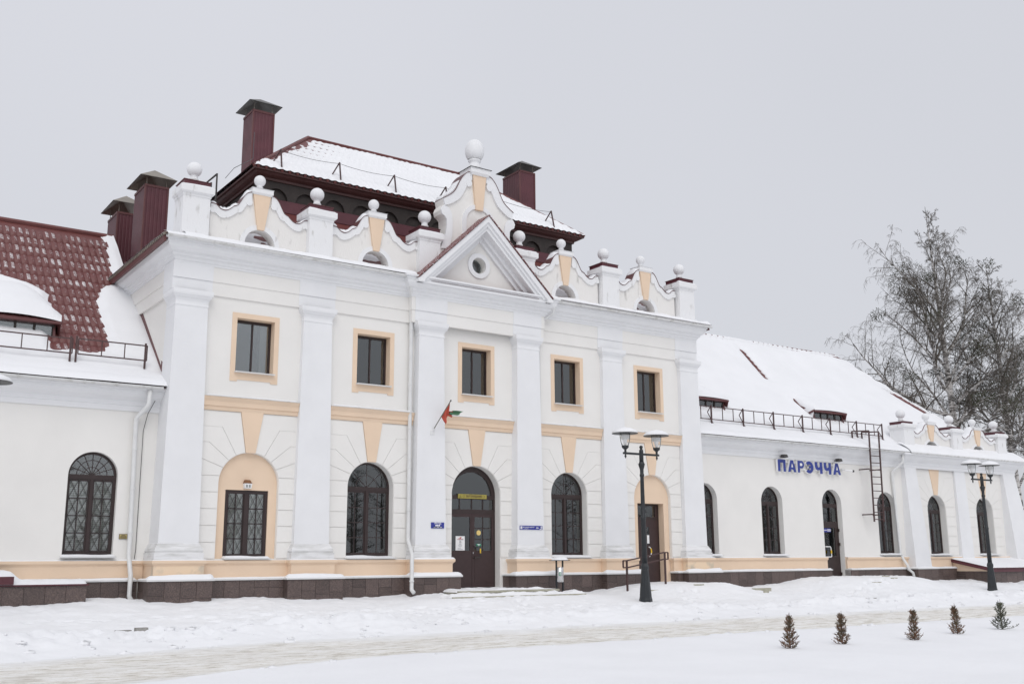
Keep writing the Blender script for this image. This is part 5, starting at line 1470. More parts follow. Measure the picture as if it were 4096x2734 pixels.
# curved gable
G_OUT = sm([(0.27, 13.44), (0.45, 13.40), (0.60, 13.26), (0.72, 13.08), (0.81, 12.90), (0.90, 12.72), (1.02, 12.58), (1.18, 12.46), (1.34, 12.36)], 3)
G_IN = sm([(0.27, 13.18), (0.36, 13.14), (0.43, 13.02), (0.52, 12.84), (0.62, 12.64), (0.74, 12.47), (0.90, 12.34), (1.08, 12.22), (1.28, 12.14)], 3)
G_LOW = [(1.30, 12.17), (1.36, 12.10), (1.40, 11.98), (1.36, 11.86), (1.26, 11.80), (1.20, 11.72), (1.19, 11.5), (1.22, 11.25), (1.32, 10.95), (1.42, 10.7), (1.46, 9.6)]
yg, tg = -0.10, 0.48
side_r = G_OUT + G_LOW
poly = [(-x, z) for x, z in side_r[::-1]][::1]
poly = [(-1.46, 9.6), (-1.40, 9.7), (0, 11.05), (1.40, 9.7), (1.46, 9.6)] + side_r[::-1][1:] + [(-x, z) for x, z in side_r][:-1]
GB = MB().prism_y(poly, yg, yg + tg).build('curved_gable', 'cream_plaster', B)
for sg in (1, -1):
    co = MB()
    for (a, b, c, d) in zip(G_OUT[:-1], G_OUT[1:], G_IN[1:], G_IN[:-1]):
        q_ = [(sg * x, z) for x, z in (d, c, b, a)]
        if sg < 0: q_ = q_[::-1]
        co.prism_y(q_, yg - 0.07, yg + 0.002)
    pr = [(1.30, 12.15), (1.37, 12.09), (1.42, 11.98), (1.38, 11.85), (1.27, 11.78), (1.21, 11.70), (1.20, 11.5), (1.23, 11.25), (1.33, 10.95), (1.43, 10.7), (1.10, 10.75), (1.00, 11.2), (0.99, 11.6), (1.02, 11.9), (1.12, 12.08)]
    q_ = [(sg * x, z) for x, z in pr]
    if sg > 0: q_ = q_[::-1]
    co.prism_y(q_, yg - 0.05, yg + 0.002)
    co.prism_y([(sg * 0.40 + 0.12 * math.cos(t), 13.06 + 0.13 * math.sin(t)) for t in np.linspace(0, 6.283, 17)[:-1]], yg - 0.08, yg)
    co.build('scroll_coping', 'white_plaster', GB)
nt_ = MB(); i_ = arc(0, 11.78, 0.47, 0, 180, 24); o_ = arc(0, 11.78, 0.61, 0, 180, 24)
for k in range(24): nt_.prism_y([i_[k], o_[k], o_[k + 1], i_[k + 1]], yg - 0.05, yg + 0.002)
nt_.box(-0.61, -0.47, yg - 0.05, yg, 11.2, 11.78).box(0.47, 0.61, yg - 0.05, yg, 11.2, 11.78).build('arch_trim', 'white_plaster', GB)
MB().prism_y([(-0.135, 12.2), (0.135, 12.2), (0.255, 13.36), (-0.255, 13.36)], yg - 0.09, yg).build('keystone', 'peach_plaster', GB)
kc = MB().frust((-0.30, 0.30, yg - 0.12, yg + tg), 13.36, (-0.38, 0.38, yg - 0.17, yg + tg + 0.04), 13.44).box(-0.38, 0.38, yg - 0.17, yg + tg + 0.04, 13.44, 13.60).build('gable_cap', 'weathered_white', GB)
MB().frust((-0.42, 0.42, yg - 0.21, yg + tg + 0.08), 13.602, (-0.16, 0.16, yg + 0.1, yg + tg - 0.1), 13.68).build('cap_cover', 'dark_steel', GB)
f = MB(); cy = 0.12
prof = [(0.26, 13.66), (0.24, 13.74), (0.17, 13.86), (0.17, 13.92), (0.21, 13.96), (0.20, 14.02)]
for k in range(1, 17):
    a = math.pi * (1 - k / 16) * 0.86
    prof.append((max(0.004, 0.318 * math.sin(a) ** 0.9 if a > 0 else 0.004), 14.30 + (0.42 if a < 1.57 else 0.36) * math.cos(a)))
f.lathe(0, cy, prof, 28); f.build('ball_finial', 'white_plaster', GB, smooth=True)
for sg in (1, -1):
    cv = MB()
    for a, b in zip(G_OUT[:-1], G_OUT[1:]):
        a, b = (sg * a[0], a[1]), (sg * b[0], b[1])
        cv.hexa([(a[0], yg - 0.09, a[1] + 0.003), (b[0], yg - 0.09, b[1] + 0.003), (b[0], yg + tg + 0.03, b[1] + 0.003), (a[0], yg + tg + 0.03, a[1] + 0.003), (a[0], yg - 0.09, a[1] + 0.02), (b[0], yg - 0.09, b[1] + 0.02), (b[0], yg + tg + 0.03, b[1] + 0.02), (a[0], yg + tg + 0.03, a[1] + 0.02)])
    cv.build('coping_cover', 'maroon_trim', GB)
lo = [p for p in G_OUT if p[0] > 0.70]
for sg in (1, -1):
    gs = MB()
    for i, (a, b) in enumerate(zip(lo[:-1], lo[1:])):
        ha = 0.015 + 0.10 * min(1, i / 5); hb = 0.015 + 0.10 * min(1, (i + 1) / 5)
        if i == len(lo) - 2: hb *= 0.5
        a_, b_ = (sg * a[0], a[1] + 0.02), (sg * b[0], b[1] + 0.02)
        gs.hexa([(a_[0], yg - 0.02, a_[1]), (b_[0], yg - 0.02, b_[1]), (b_[0], yg + tg, b_[1]), (a_[0], yg + tg, a_[1]), (a_[0], yg + 0.05, a_[1] + ha), (b_[0], yg + 0.05, b_[1] + hb), (b_[0], yg + tg - 0.05, b_[1] + hb), (a_[0], yg + tg - 0.05, a_[1] + ha)])
    gs.build('coping_snow', 'roof_snow', GB, smooth=True)

# snow on the strip of roof between gutter and parapet, and on the skirt roof ends
def strip_snow(x0, x1, y0, y1, z0, z1, label, lump=0.05, thick=0.10):
    nx = int((x1 - x0) / 0.06); ys = np.linspace(0, 1, 17)
    Xg = np.repeat(np.linspace(x0, x1, nx)[None, :], 17, 0); T = np.repeat(ys[:, None], nx, 1)
    prof = np.where(T < 0.01, 0, np.sqrt(np.clip(T / 0.25, 0, 1)))
    d = prof * (thick + lump * fbm(Xg * 2.2, T * 3, 4) * 1.6)
    Z = z0 + (z1 - z0) * T + np.maximum(d, 0)
    Yg = y0 + (y1 - y0) * T - 0.02 * prof + 0.03 * fbm(Xg * 3, T * 2 + 5, 3)
    o = bpy.data.objects.new('ledge_snow', grid_mesh('ledge_snow', Xg, Yg, Z, 'roof_snow')); col.objects.link(o)
    return tag(o, label, 'snow', kind='stuff')
strip_snow(-9.45, -2.45, -0.54, 0.28, 9.575, 9.83, 'snow along the parapet foot left of the pediment')
strip_snow(-9.94, -9.40, -0.55, -0.05, 9.575, 9.72, 'snow on the roof corner below the leftmost parapet pier', lump=0.03, thick=0.06)
strip_snow(2.5, 9.95, -0.54, 0.28, 9.555, 9.82, 'snow along the parapet foot right of the pediment', lump=0.07, thick=0.1)
strip_snow(-8.7, -2.3, 0.42, 1.15, 9.86, 10.46, 'snow on the skirt roof behind the left parapet', lump=0.10, thick=0.06)
strip_snow(2.3, 8.7, 0.42, 1.15, 9.86, 10.46, 'snow on the skirt roof behind the right parapet', lump=0.10, thick=0.06)
strip_snow(22.3, 31.5, -0.02, 0.66, 5.59, 6.02, 'snow along the parapet foot of the right end pavilion', thick=0.1)
# thin snow and scalloped edge on the left verge
vs_ = MB()
for k in range(46):
    yy = -0.42 + k * 0.145
    vs_.tube([(-10.02, yy, 9.575), (-9.8, yy, 9.64)], 0.04, 6)
vs_.build('tile_edge', 'galv_tan', SK)['kind'] = 'stuff'
ny = 120
yv = np.linspace(-0.45, 6.2, ny)
Xg = np.repeat(np.linspace(0, 1, 8)[:, None], ny, 1); Yg = np.repeat(yv[None, :], 8, 0)
d = np.sqrt(Xg) * (0.08 + 0.16 * fbm(Yg * 1.3, Xg * 0.5, 3)) + 0.05
o = bpy.data.objects.new('roof_snow', grid_mesh('roof_snow', -10.03 + Xg * 0.5, Yg, 9.59 + (Xg * 0.5 * 0.30 + d) * (0.25 + 0.75 * sstep(-0.45, 0.75, Yg)), 'roof_snow')); col.objects.link(o)
tag(o, 'thin uneven snow on the left edge of the central roof', 'snow', kind='stuff')

# ------------------------------------------------------------------ snow rolls on sills, caps and ledges
led = {}
def roll(x0, x1, y0, y1, z, h, seed):
    nx = max(4, int((x1 - x0) / 0.05)); ny = 7
    X = np.repeat(np.linspace(x0, x1, nx)[None, :], ny, 0); T = np.repeat(np.linspace(0, 1, ny)[:, None], nx, 1)
    e = np.minimum(1, np.minimum(X - x0, x1 - X) / 0.05)
    p = np.sqrt(np.clip(T / 0.3, 0, 1))
    Z = z + p * np.sqrt(np.clip(e, 0, 1)) * h * (1 + 1.1 * fbm(X * 1.7 + seed, T * 1.0 + seed, 3)) - 0.004
    return X, y0 + (y1 - y0) * T, Z
for i, ((x0, x1), y0, y1, z, h) in enumerate(SN):
    X, Yv, Z = roll(x0, x1, y0, y1, z, h, i * 3.1)
    o = bpy.data.objects.new('ledge_snow', grid_mesh('ledge_snow', X, Yv, Z, 'roof_snow')); o.parent = B; col.objects.link(o); o['kind'] = 'stuff'
# snow on the stepped plinth caps and dado tops of the central block
def path_snow(path, prof_in, prof_out, z, h, seed):
    P = [Vector(p) for p in path]
    pts = []
    for a, b in zip(P[:-1], P[1:]):
        L = (b - a).length; k = max(1, int(L / 0.07))
        d = (b - a).normalized(); nr = Vector((d.y, -d.x))
        for j in range(k): pts.append((a + (b - a) * (j / k), nr, j == 0))
    pts.append((P[-1], nr, False))
    # mitre the corners
    fixed = []
    for i, (p, nr, c) in enumerate(pts):
        if c and i > 0:
            n0 = pts[i - 1][1]; nr = (n0 + nr) / (1 + n0.dot(nr))
        fixed.append((p, nr))
    n = len(fixed); m = 6
    X = np.zeros((m, n)); Y_ = X.copy(); Z = X.copy()
    for i, (p, nr) in enumerate(fixed):
        for j in range(m):
            t = j / (m - 1); off = prof_out + (prof_in - prof_out) * t
            X[j, i] = p.x + nr.x * off; Y_[j, i] = p.y + nr.y * off
    T = np.repeat(np.linspace(0, 1, m)[:, None], n, 1)
    bul = 0.5 + 1.0 * sstep(-0.33, -0.45, Y_)
    Z = z + np.sqrt(np.clip(T / 0.35, 0, 1)) * h * bul * (1 + 1.0 * fbm(X * 1.3 + seed, Y_ * 1.3 + seed, 3)) - 0.004
    o = bpy.data.objects.new('ledge_snow', grid_mesh('ledge_snow', X, Y_, Z, 'roof_snow')); o.parent = B; col.objects.link(o); o['kind'] = 'stuff'
for k, p in enumerate(core_paths): path_snow(p, -0.20, 0.043, 0.735, 0.075, 3 + k)
for k, p in enumerate(seg_paths(-0.09, -0.36, -0.52, 0.63, 0.65, 0.58)): path_snow(p, -0.07, 0.058, 1.20, 0.035, 13 + k)

# ------------------------------------------------------------------ entrance steps
ST = MB().box(-1.55, 2.0, -1.45, 0.3, 0.0, 0.30).build('entrance_steps', 'step_stone', B)
MB().box(-2.1, 2.55, -2.05, -1.46, -0.2, 0.165).build('step', 'step_stone', ST)
MB().box(-1.56, 2.01, -1.50, -1.44, 0.255, 0.315).build('step_nosing', 'step_stone', ST)
MB().box(-2.11, 2.56, -2.10, -2.04, 0.12, 0.178).build('step_nosing', 'step_stone', ST)
def lumps(x0, x1, y0, y1, z, h, label, edge=0.12, f=3.0):
    nx = int((x1 - x0) / 0.05); ny = max(6, int((y1 - y0) / 0.05))
    X, Yv = np.meshgrid(np.linspace(x0, x1, nx), np.linspace(y0, y1, ny))
    e = np.minimum(np.minimum(X - x0, x1 - X), np.minimum(Yv - y0, (y1 - Yv) + 1)) / edge
    hh = np.sqrt(np.clip(e, 0, 1)) * h * (0.55 + 1.9 * fbm(X * f, Yv * f, 4) + 0.5)
    o = bpy.data.objects.new('step_snow', grid_mesh('step_snow', X, Yv + 0.06 * fbm(X * 5, Yv * 0, 3), z + hh - 0.03, 'snow')); col.objects.link(o)
    return tag(o, label, 'snow', kind='stuff')
lumps(-1.6, 2.05, -1.47, 0.3, 0.31, 0.06, 'trampled snow on the top landing before the main door')
lumps(-2.15, 2.6, -2.06, -1.45, 0.18, 0.09, 'lumpy snow on the lower entrance step')
# side stairs under the snow by the niche door and the wing door
MB().box(6.45, 8.0, -0.6, 0.4, -0.1, 0.37).build('side_landing', 'step_stone', B)
MB().box(17.0, 18.1, 0.0, 0.9, -0.1, 0.42).build('side_landing', 'step_stone', B)
for x0, y0, l in ((16.2, -2.1, 0.5), (17.9, -1.7, 0.35), (18.2, -1.1, 0.4)):
    MB().box(x0, x0 + l, y0, y0 + 0.06, gz(x0, y0) - 0.1, gz(x0, y0) + 0.035).build('step_nosing', 'step_stone', B)
for x0, y0, l in ((5.35, -1.9, 0.5), (10.3, -1.6, 0.9), (10.2, -2.2, 0.2), (7.4, -1.75, 0.4)):
    MB().box(x0, x0 + l, y0, y0 + 0.08, gz(x0, y0) - 0.1, gz(x0, y0) + 0.04).build('step_nosing', 'step_stone', B)

# ------------------------------------------------------------------ granite cellar block at the left, cellar canopy at the right
CB = thing('cellar_entrance', 'low brown granite cellar wall with snowy metal cover at far left', 'cellar entrance', (-12.5, -0.2, 0))
def part(mb, name, matn, par, **k):
    o = mb.build(name, matn, None, **k)
    o.parent = par; o.matrix_parent_inverse = Matrix.Translation(par.location).inverted()
    return o
c = part(MB().box(-14.5, -11.36, -0.67, 0.30, -0.3, 0.64), 'core', 'joint_grey', CB)
def slabs_world(a, b, par, zlo, zhi):
    n0 = len(bpy.data.objects); before = set(bpy.data.objects)
    slab_run(a, b, par, zlo, zhi)
slab_run((-14.5, -0.70), (-11.33, -0.70), c, 0.0, 0.63); slab_run((-11.33, -0.70), (-11.33, 0.30), c, 0.0, 0.63)
part(MB().box(-14.5, -11.29, -0.75, 0.34, 0.64, 0.675), 'cover', 'maroon_metal', CB)
part(MB().box(-14.5, -12.93, -0.80, 0.34, 0.685, 0.86), 'cover_step', 'maroon_metal', CB)
X, Yv, Z = roll(-14.5, -11.30, -0.74, 0.30, 0.676, 0.10, 4.0)
Z = Z + 0.20 * sstep(-12.7, -13.0, X) * np.sqrt(np.clip((Yv + 0.74) / 0.2, 0, 1))
o = bpy.data.objects.new('cover_snow', grid_mesh('cover_snow', X, Yv, Z, 'roof_snow')); col.objects.link(o); o.parent = CB; o.matrix_parent_inverse = Matrix.Translation(CB.location).inverted()
CR = thing('cellar_canopy', 'maroon lean-to canopy over granite cellar walls at the right end pavilion', 'canopy', (27.4, -0.5, 0))
c = part(MB().box(25.35, 29.9, -1.25, 0.26, -0.3, 0.58), 'core', 'joint_grey', CR)
slab_run((25.33, 0.26), (25.33, -1.27), c, 0.0, 0.57); slab_run((25.33, -1.27), (29.92, -1.27), c, 0.0, 0.57)
part(MB().prism_x([(-1.2, 0.58), (0.44, 0.58), (0.44, 0.97), (-1.2, 0.60)], 25.34, 25.40), 'cheek', 'peach_plaster', CR)
part(MB().prism_x([(-1.38, 0.58), (0.45, 0.965), (0.45, 1.10), (-1.38, 0.715)], 25.22, 25.26), 'barge_board', 'maroon_metal', CR)
rf = MB()
k = 46
for i in range(k):
    x_ = 25.26 + i * 0.105
    rf.tube([(x_ + 0.05, -1.40, 0.685), (x_ + 0.05, 0.45, 1.085)], 0.04, 6)
part(rf, 'corrugated_sheet', 'maroon_metal', CR)
part(MB().box(25.26, 30.05, -1.37, -1.33, 0.55, 0.66), 'fascia', 'maroon_metal', CR)
ys = np.linspace(-1.40, 0.46, 24); X, Yv = np.meshgrid(np.linspace(25.24, 30.1, 90), ys)
Z = 0.70 + (Yv + 1.38) * 0.212 + 0.03 + np.sqrt(np.clip((Yv + 1.40) / 0.15, 0, 1)) * np.sqrt(np.clip((X - 25.24) / 0.2, 0, 1)) * (0.05 + 0.05 * fbm(X * 1.2, Yv * 1.2, 3)) + 0.012 * np.sin(X / 0.105 * 6.283) * (Yv < -1.3)
o = bpy.data.objects.new('canopy_snow', grid_mesh('canopy_snow', X, Yv, Z, 'roof_snow')); col.objects.link(o); o.parent = CR; o.matrix_parent_inverse = Matrix.Translation(CR.location).inverted()

# ------------------------------------------------------------------ roof ladder on the right wing
LD = thing('roof_ladder', 'brown steel ladder climbing from wing wall over the gutter', 'ladder', (19.8, 0.1, 2.6))
x0, x1 = 19.52, 20.17
part(MB().bar((x0, 0.08, 2.62), (x0, 0.02, 6.36), 0.05).bar((x1, 0.08, 2.62), (x1, 0.02, 6.36), 0.05), 'rail', 'steel_brown', LD)
part(MB().bar((x0, 0.02, 6.36), (x0 - 0.02, 0.85, 6.42), 0.05).bar((x0 - 0.02, 0.85, 6.42), (x0, 0.85, 5.95), 0.05).bar((x1, 0.02, 6.36), (x1 - 0.02, 0.85, 6.42), 0.05).bar((x1 - 0.02, 0.85, 6.42), (x1, 0.85, 5.95), 0.05), 'hook', 'steel_brown', LD)
for k in range(11):
    z = 2.72 + k * 0.29
    part(MB().bar((x0, 0.07, z), (x1, 0.07, z), 0.03), 'rung', 'steel_brown', LD)
for z in (2.92, 4.78):
    part(MB().bar((x0 - 0.05, 0.08, z), (x0 - 0.05, 0.60, z), 0.045).bar((x1, 0.08, z), (x1, 0.60, z), 0.045), 'bracket', 'steel_brown', LD)

# ------------------------------------------------------------------ blue letters of the station name, camera, flood lights
LT = thing('station_sign', 'blue block letters spelling the station name on the right wing wall', 'sign', (16.3, 0.5, 4.8))
def strokes(ch):
    if ch == 'П': return [[(0, 0), (.3, 0), (.3, .74), (.7, .74), (.7, 0), (1, 0), (1, 1), (0, 1)]]
    if ch == 'А': return [[(0, 0), (.28, 0), (.36, .22), (.64, .22), (.72, 0), (1, 0), (.66, 1), (.34, 1)]]
    if ch == 'Р':
        return [[(0, 0), (.32, 0), (.32, .36), (.62, .36)] + [(.62 + .38 * math.sin(RAD(a)), .68 - .32 * math.cos(RAD(a))) for a in range(15, 170, 15)] + [(.62, 1), (0, 1)]]
    if ch == 'Э':
        o = [(.42 + .58 * math.cos(RAD(a)), .5 + .52 * math.sin(RAD(a))) for a in range(-140, 141, 14)]
        i = [(.42 + .28 * math.cos(RAD(a)), .5 + .24 * math.sin(RAD(a))) for a in range(140, 20, -14)]
        i2 = [(.42 + .28 * math.cos(RAD(a)), .5 + .24 * math.sin(RAD(a))) for a in range(-20, -141, -14)]
        return [o + i + [(.69, .60), (.36, .60), (.36, .42), (.69, .42)] + i2]
    if ch == 'Ч': return [[(.66, 0), (1, 0), (1, 1), (.66, 1), (.66, .60), (.45, .54), (.34, .60), (.32, .70), (.32, 1), (0, 1), (0, .62), (.10, .38), (.34, .28), (.56, .31), (.68, .34)]]
spell = 'ПАРЭЧЧА'
lx = [14.28, 14.853, 15.434, 15.945, 16.473, 17.023, 17.586]
lw = [0.445, 0.48, 0.38, 0.43, 0.45, 0.443, 0.483]
for ch, x_, wdt in zip(spell, lx, lw):
    for pl in strokes(ch):
        hgt = 0.465
        pf = [(x_ + px_ * wdt, 4.49 + pz_ * hgt) for px_, pz_ in pl]
        cxm = sum(p[0] for p in pf) / len(pf); czm = sum(p[1] for p in pf) / len(pf)
        big = [(cxm + (p[0] - cxm) * 1.06, czm + (p[1] - czm) * 1.05) for p in pf]
        lb = part(MB().prism_y(big, 0.455, 0.545), 'letter', 'sign_white', LT)
        f_ = MB().prism_y(pf, 0.445, 0.454).build('letter_face', 'letter_blue', lb)
        if ch == 'Р':
            f2 = MB().prism_y([(x_ + (.32 + dx) * wdt, 4.49 + dz * hgt) for dx, dz in ((0.02, .56), (.28, .56), (.36, .62), (.38, .68), (.36, .74), (.28, .80), (.02, .80))], 0.435, 0.4455).build('letter_counter', 'sign_white', lb)
        if ch == 'А':
            f2 = MB().prism_y([(x_ + dx * wdt, 4.49 + dz * hgt) for dx, dz in ((.41, .40), (.59, .40), (.50, .72))], 0.435, 0.4455).build('letter_counter', 'sign_white', lb)
part(MB().box(14.35, 18.1, 0.545, 0.595, 4.60, 4.64).box(14.35, 18.1, 0.545, 0.595, 4.85, 4.89), 'mounting_rail', 'sign_white', LT)
for i, (fx, fz) in enumerate(((14.55, 5.06), (17.85, 5.06))):
    F = thing('flood_light', ('small dark flood light above the first letter of the station name', 'small dark flood light above the last letter of the station name')[i], 'lamp', (fx, 0.4, fz), 'flood lights on the sign')
    part(MB().hexa([(fx - 0.14, 0.22, fz - 0.03), (fx + 0.10, 0.22, fz - 0.03), (fx + 0.10, 0.40, fz - 0.05), (fx - 0.14, 0.40, fz - 0.05), (fx - 0.12, 0.26, fz + 0.08), (fx + 0.08, 0.26, fz + 0.08), (fx + 0.10, 0.40, fz + 0.07), (fx - 0.14, 0.40, fz + 0.07)]), 'housing', 'dark_steel', F)
    part(MB().tube([(fx, 0.38, fz), (fx, 0.58, fz + 0.02)], 0.025, 6), 'arm', 'dark_steel', F)
SCM = thing('security_camera', 'small white security camera on the wall right of the station name', 'camera', (18.4, 0.5, 4.70))
part(MB().tube([(18.28, 0.60, 4.72), (18.28, 0.50, 4.72)], 0.06, 10).tube([(18.28, 0.50, 4.72), (18.36, 0.42, 4.70)], 0.02, 6), 'bracket', 'pipe_white', SCM)
part(MB().tube([(18.33, 0.44, 4.71), (18.62, 0.27, 4.66)], 0.042, 10), 'body', 'sign_white', SCM)
part(MB().tube([(18.60, 0.285, 4.665), (18.66, 0.25, 4.655)], 0.046, 10), 'lens_hood', 'cable', SCM)

# ------------------------------------------------------------------ flat signs
def text_mesh(body, size, matn, name, bold=0.0, narrow=1.0):
    cu = bpy.data.curves.new(name, 'FONT'); cu.body = body; cu.size = size
    cu.align_x = 'CENTER'; cu.align_y = 'CENTER'; cu.offset = bold
    cu.resolution_u = 3
    ob = bpy.data.objects.new(name, cu); col.objects.link(ob)
    bpy.context.view_layer.update()
    dg = bpy.context.evaluated_depsgraph_get()
    me = bpy.data.meshes.new_from_object(ob.evaluated_get(dg))
    bpy.data.objects.remove(ob); bpy.data.curves.remove(cu)
    me.name = name; me.materials.clear(); me.materials.append(MAT[matn])
    me.transform(Matrix.Rotation(math.pi / 2, 4, 'X') @ Matrix.Diagonal((narrow, 1, 1, 1)))
    return me
def text(body, x, y, z, size, matn, parent, bold=0.0, narrow=1.0):
    o = bpy.data.objects.new('lettering', text_mesh(body, size, matn, 'lettering', bold, narrow)); col.objects.link(o)
    o.location = (x, y, z); o.parent = parent
    o.matrix_parent_inverse = Matrix.Translation(parent.location).inverted()
    return o
# pilaster fronts lean back: y at height z
def pil_y(z): return -0.36 + (z - 1.6) / 6.46 * 0.06
S1 = thing('wall_sign', 'small blue entrance sign with pictograms on pilaster left of main door', 'sign', (-1.58, -0.36, 2.17))
yy = pil_y(2.17) - 0.022
part(MB().box(-1.80, -1.36, yy, yy + 0.02, 2.085, 2.255), 'panel', 'sign_blue', S1)
text('УВАХОД', -1.58, yy - 0.003, 2.225, 0.062, 'sign_white', S1, 0.002, 0.9)
for k in range(3): part(MB().box(-1.66 + k * 0.055, -1.615 + k * 0.055, yy - 0.004, yy - 0.001, 2.145, 2.19), 'pictogram', 'sign_white', S1)
part(MB().box(-1.73, -1.43, yy - 0.003, yy - 0.001, 2.10, 2.132), 'panel_strip', 'sign_dark', S1)
part(MB().box(-1.72, -1.65, yy - 0.005, yy - 0.003, 2.113, 2.119), 'pictogram', 'sign_white', S1)
for k in (0, 1, 2.4, 3.4): part(MB().box(-1.61 + k * 0.042, -1.585 + k * 0.042, yy - 0.005, yy - 0.003, 2.107, 2.126), 'pictogram', 'sign_white', S1)
S2 = thing('wall_sign', 'long narrow blue smoking area sign with arrow right of main door', 'sign', (1.80, -0.36, 2.14))
part(MB().box(1.37, 2.23, yy, yy + 0.02, 2.085, 2.205), 'panel', 'sign_blue', S2)
part(MB().box(1.385, 1.455, yy - 0.004, yy - 0.001, 2.105, 2.185), 'pictogram', 'sign_white', S2)
part(MB().box(1.40, 1.44, yy - 0.006, yy - 0.004, 2.117, 2.125).box(1.40, 1.425, yy - 0.006, yy - 0.004, 2.135, 2.16), 'pictogram_mark', 'grey_print', S2)
text('Месца для курэння', 1.70, yy - 0.003, 2.160, 0.052, 'sign_white', S2, 0.001, 0.88)
text('Smoking Area', 1.605, yy - 0.003, 2.112, 0.038, 'sign_white', S2, 0, 0.9)
text('60м', 2.035, yy - 0.003, 2.14, 0.066, 'sign_white', S2, 0.0015, 0.85)
part(MB().prism_y([(2.12, 2.095), (2.195, 2.095), (2.195, 2.16), (2.215, 2.155), (2.183, 2.198), (2.15, 2.155), (2.172, 2.16), (2.172, 2.115), (2.12, 2.115)], yy - 0.005, yy - 0.001), 'arrow', 'sign_white', S2)
S3 = thing('door_sign', 'yellow waiting room sign fixed across the transom of main door', 'sign', (0.02, 0.24, 3.085))
part(MB().box(-0.50, 0.54, 0.235, 0.255, 3.02, 3.15), 'panel', 'sign_yellow', S3)
text('ЗАЛ ОЖИДАНИЯ', 0.07, 0.232, 3.085, 0.098, 'plaque_text', S3, 0.004, 0.70)
part(MB().tube([(-0.435, 0.232, 3.12), (-0.43, 0.232, 3.075), (-0.40, 0.232, 3.07), (-0.39, 0.232, 3.05)], 0.006, 4).tube([(-0.44 + 0.025 * math.cos(t), 0.232, 3.06 + 0.025 * math.sin(t)) for t in np.linspace(2.6, 6.6, 9)], 0.005, 4), 'pictogram', 'plaque_text', S3)
for xs_ in (-0.30, 0.43):
    part(MB().tube([(xs_ + 0.035 * math.cos(t), 0.232, 3.085 + 0.035 * math.sin(t)) for t in np.linspace(0, 6.28, 13)], 0.004, 4), 'pictogram', 'plaque_text', S3)
S4 = thing('poster', 'white paper poster with a big 25 behind left door pane', 'poster', (-0.385, 0.28, 1.67))
yp_ = 0.287
part(MB().box(-0.55, -0.225, yp_, yp_ + 0.006, 1.46, 1.885), 'sheet', 'sign_white', S4)
part(MB().prism_y([(-0.42, 1.81), (-0.37, 1.81), (-0.34, 1.855), (-0.395, 1.855)], yp_ - 0.004, yp_ - 0.001), 'emblem', 'red_print', S4)
part(MB().tube([(-0.49, yp_ - 0.002, 1.80), (-0.475, yp_ - 0.002, 1.775), (-0.43, yp_ - 0.002, 1.83)], 0.006, 4), 'tick_mark', 'red_print', S4)
text('25', -0.385, yp_ - 0.002, 1.715, 0.085, 'sign_dark', S4, 0.001, 0.9)
for z, a, b, mm in ((1.795, -0.44, -0.28, 'red_print'), (1.775, -0.45, -0.28, 'grey_print'), (1.66, -0.425, -0.35, 'grey_print'), (1.638, -0.43, -0.345, 'grey_print'), (1.605, -0.46, -0.32, 'grey_print'), (1.575, -0.44, -0.34, 'grey_print'), (1.53, -0.48, -0.36, 'grey_print'), (1.495, -0.48, -0.30, 'grey_print')):
    part(MB().box(a, b, yp_ - 0.003, yp_ - 0.001, z - 0.006, z + 0.006), 'print_line', mm, S4)
S5 = thing('door_sticker', 'round yellow sticker on the glass of right door leaf', 'sticker', (0.281, 0.29, 1.99))
part(MB().prism_y([(0.281 + 0.078 * math.cos(t), 1.99 + 0.078 * math.sin(t)) for t in np.linspace(0, 6.283, 25)[:-1]], 0.288, 0.294), 'disc', 'sticker_yellow', S5)
S6 = thing('door_sticker', 'green sticker with white print below the round yellow one', 'sticker', (0.285, 0.29, 1.626))
part(MB().box(0.20, 0.37, 0.288, 0.294, 1.59, 1.66), 'panel', 'sticker_green', S6)
part(MB().box(0.235, 0.335, 0.285, 0.287, 1.63, 1.648).box(0.27, 0.305, 0.285, 0.287, 1.60, 1.622), 'print_line', 'sign_white', S6)
S7 = thing('door_sign', 'small blue and white sign on the glazed wing door', 'sign', (17.55, 0.83, 2.27))
part(MB().box(17.22, 17.66, 0.828, 0.848, 2.20, 2.345), 'panel', 'sign_blue', S7)
for k in range(5): part(MB().box(17.24 + k * 0.038, 17.268 + k * 0.038, 0.822, 0.826, 2.262, 2.292), 'pictogram', 'sign_white', S7)
part(MB().box(17.45, 17.64, 0.822, 0.826, 2.23, 2.315), 'pictogram', 'sign_white', S7)
for k in range(3): part(MB().box(17.475 + k * 0.055, 17.50 + k * 0.055, 0.818, 0.821, 2.245, 2.30), 'pictogram_mark', 'letter_blue', S7)
S8 = thing('wall_plaque', 'small yellow plaque with brown text beside the left downpipe', 'plaque', (-10.25, 0.59, 1.80))
part(MB().box(-10.345, -10.145, 0.575, 0.60, 1.74, 1.865), 'frame', 'plaque_text', S8)
part(MB().box(-10.335, -10.155, 0.570, 0.576, 1.75, 1.855), 'panel', 'plaque_yellow', S8)
for z, h_ in ((1.838, 0.045), (1.814, 0.07), (1.79, 0.078), (1.766, 0.07)):
    part(MB().box(-10.245 - h_, -10.245 + h_, 0.566, 0.569, z - 0.006, z + 0.006), 'print_line', 'plaque_text', S8)
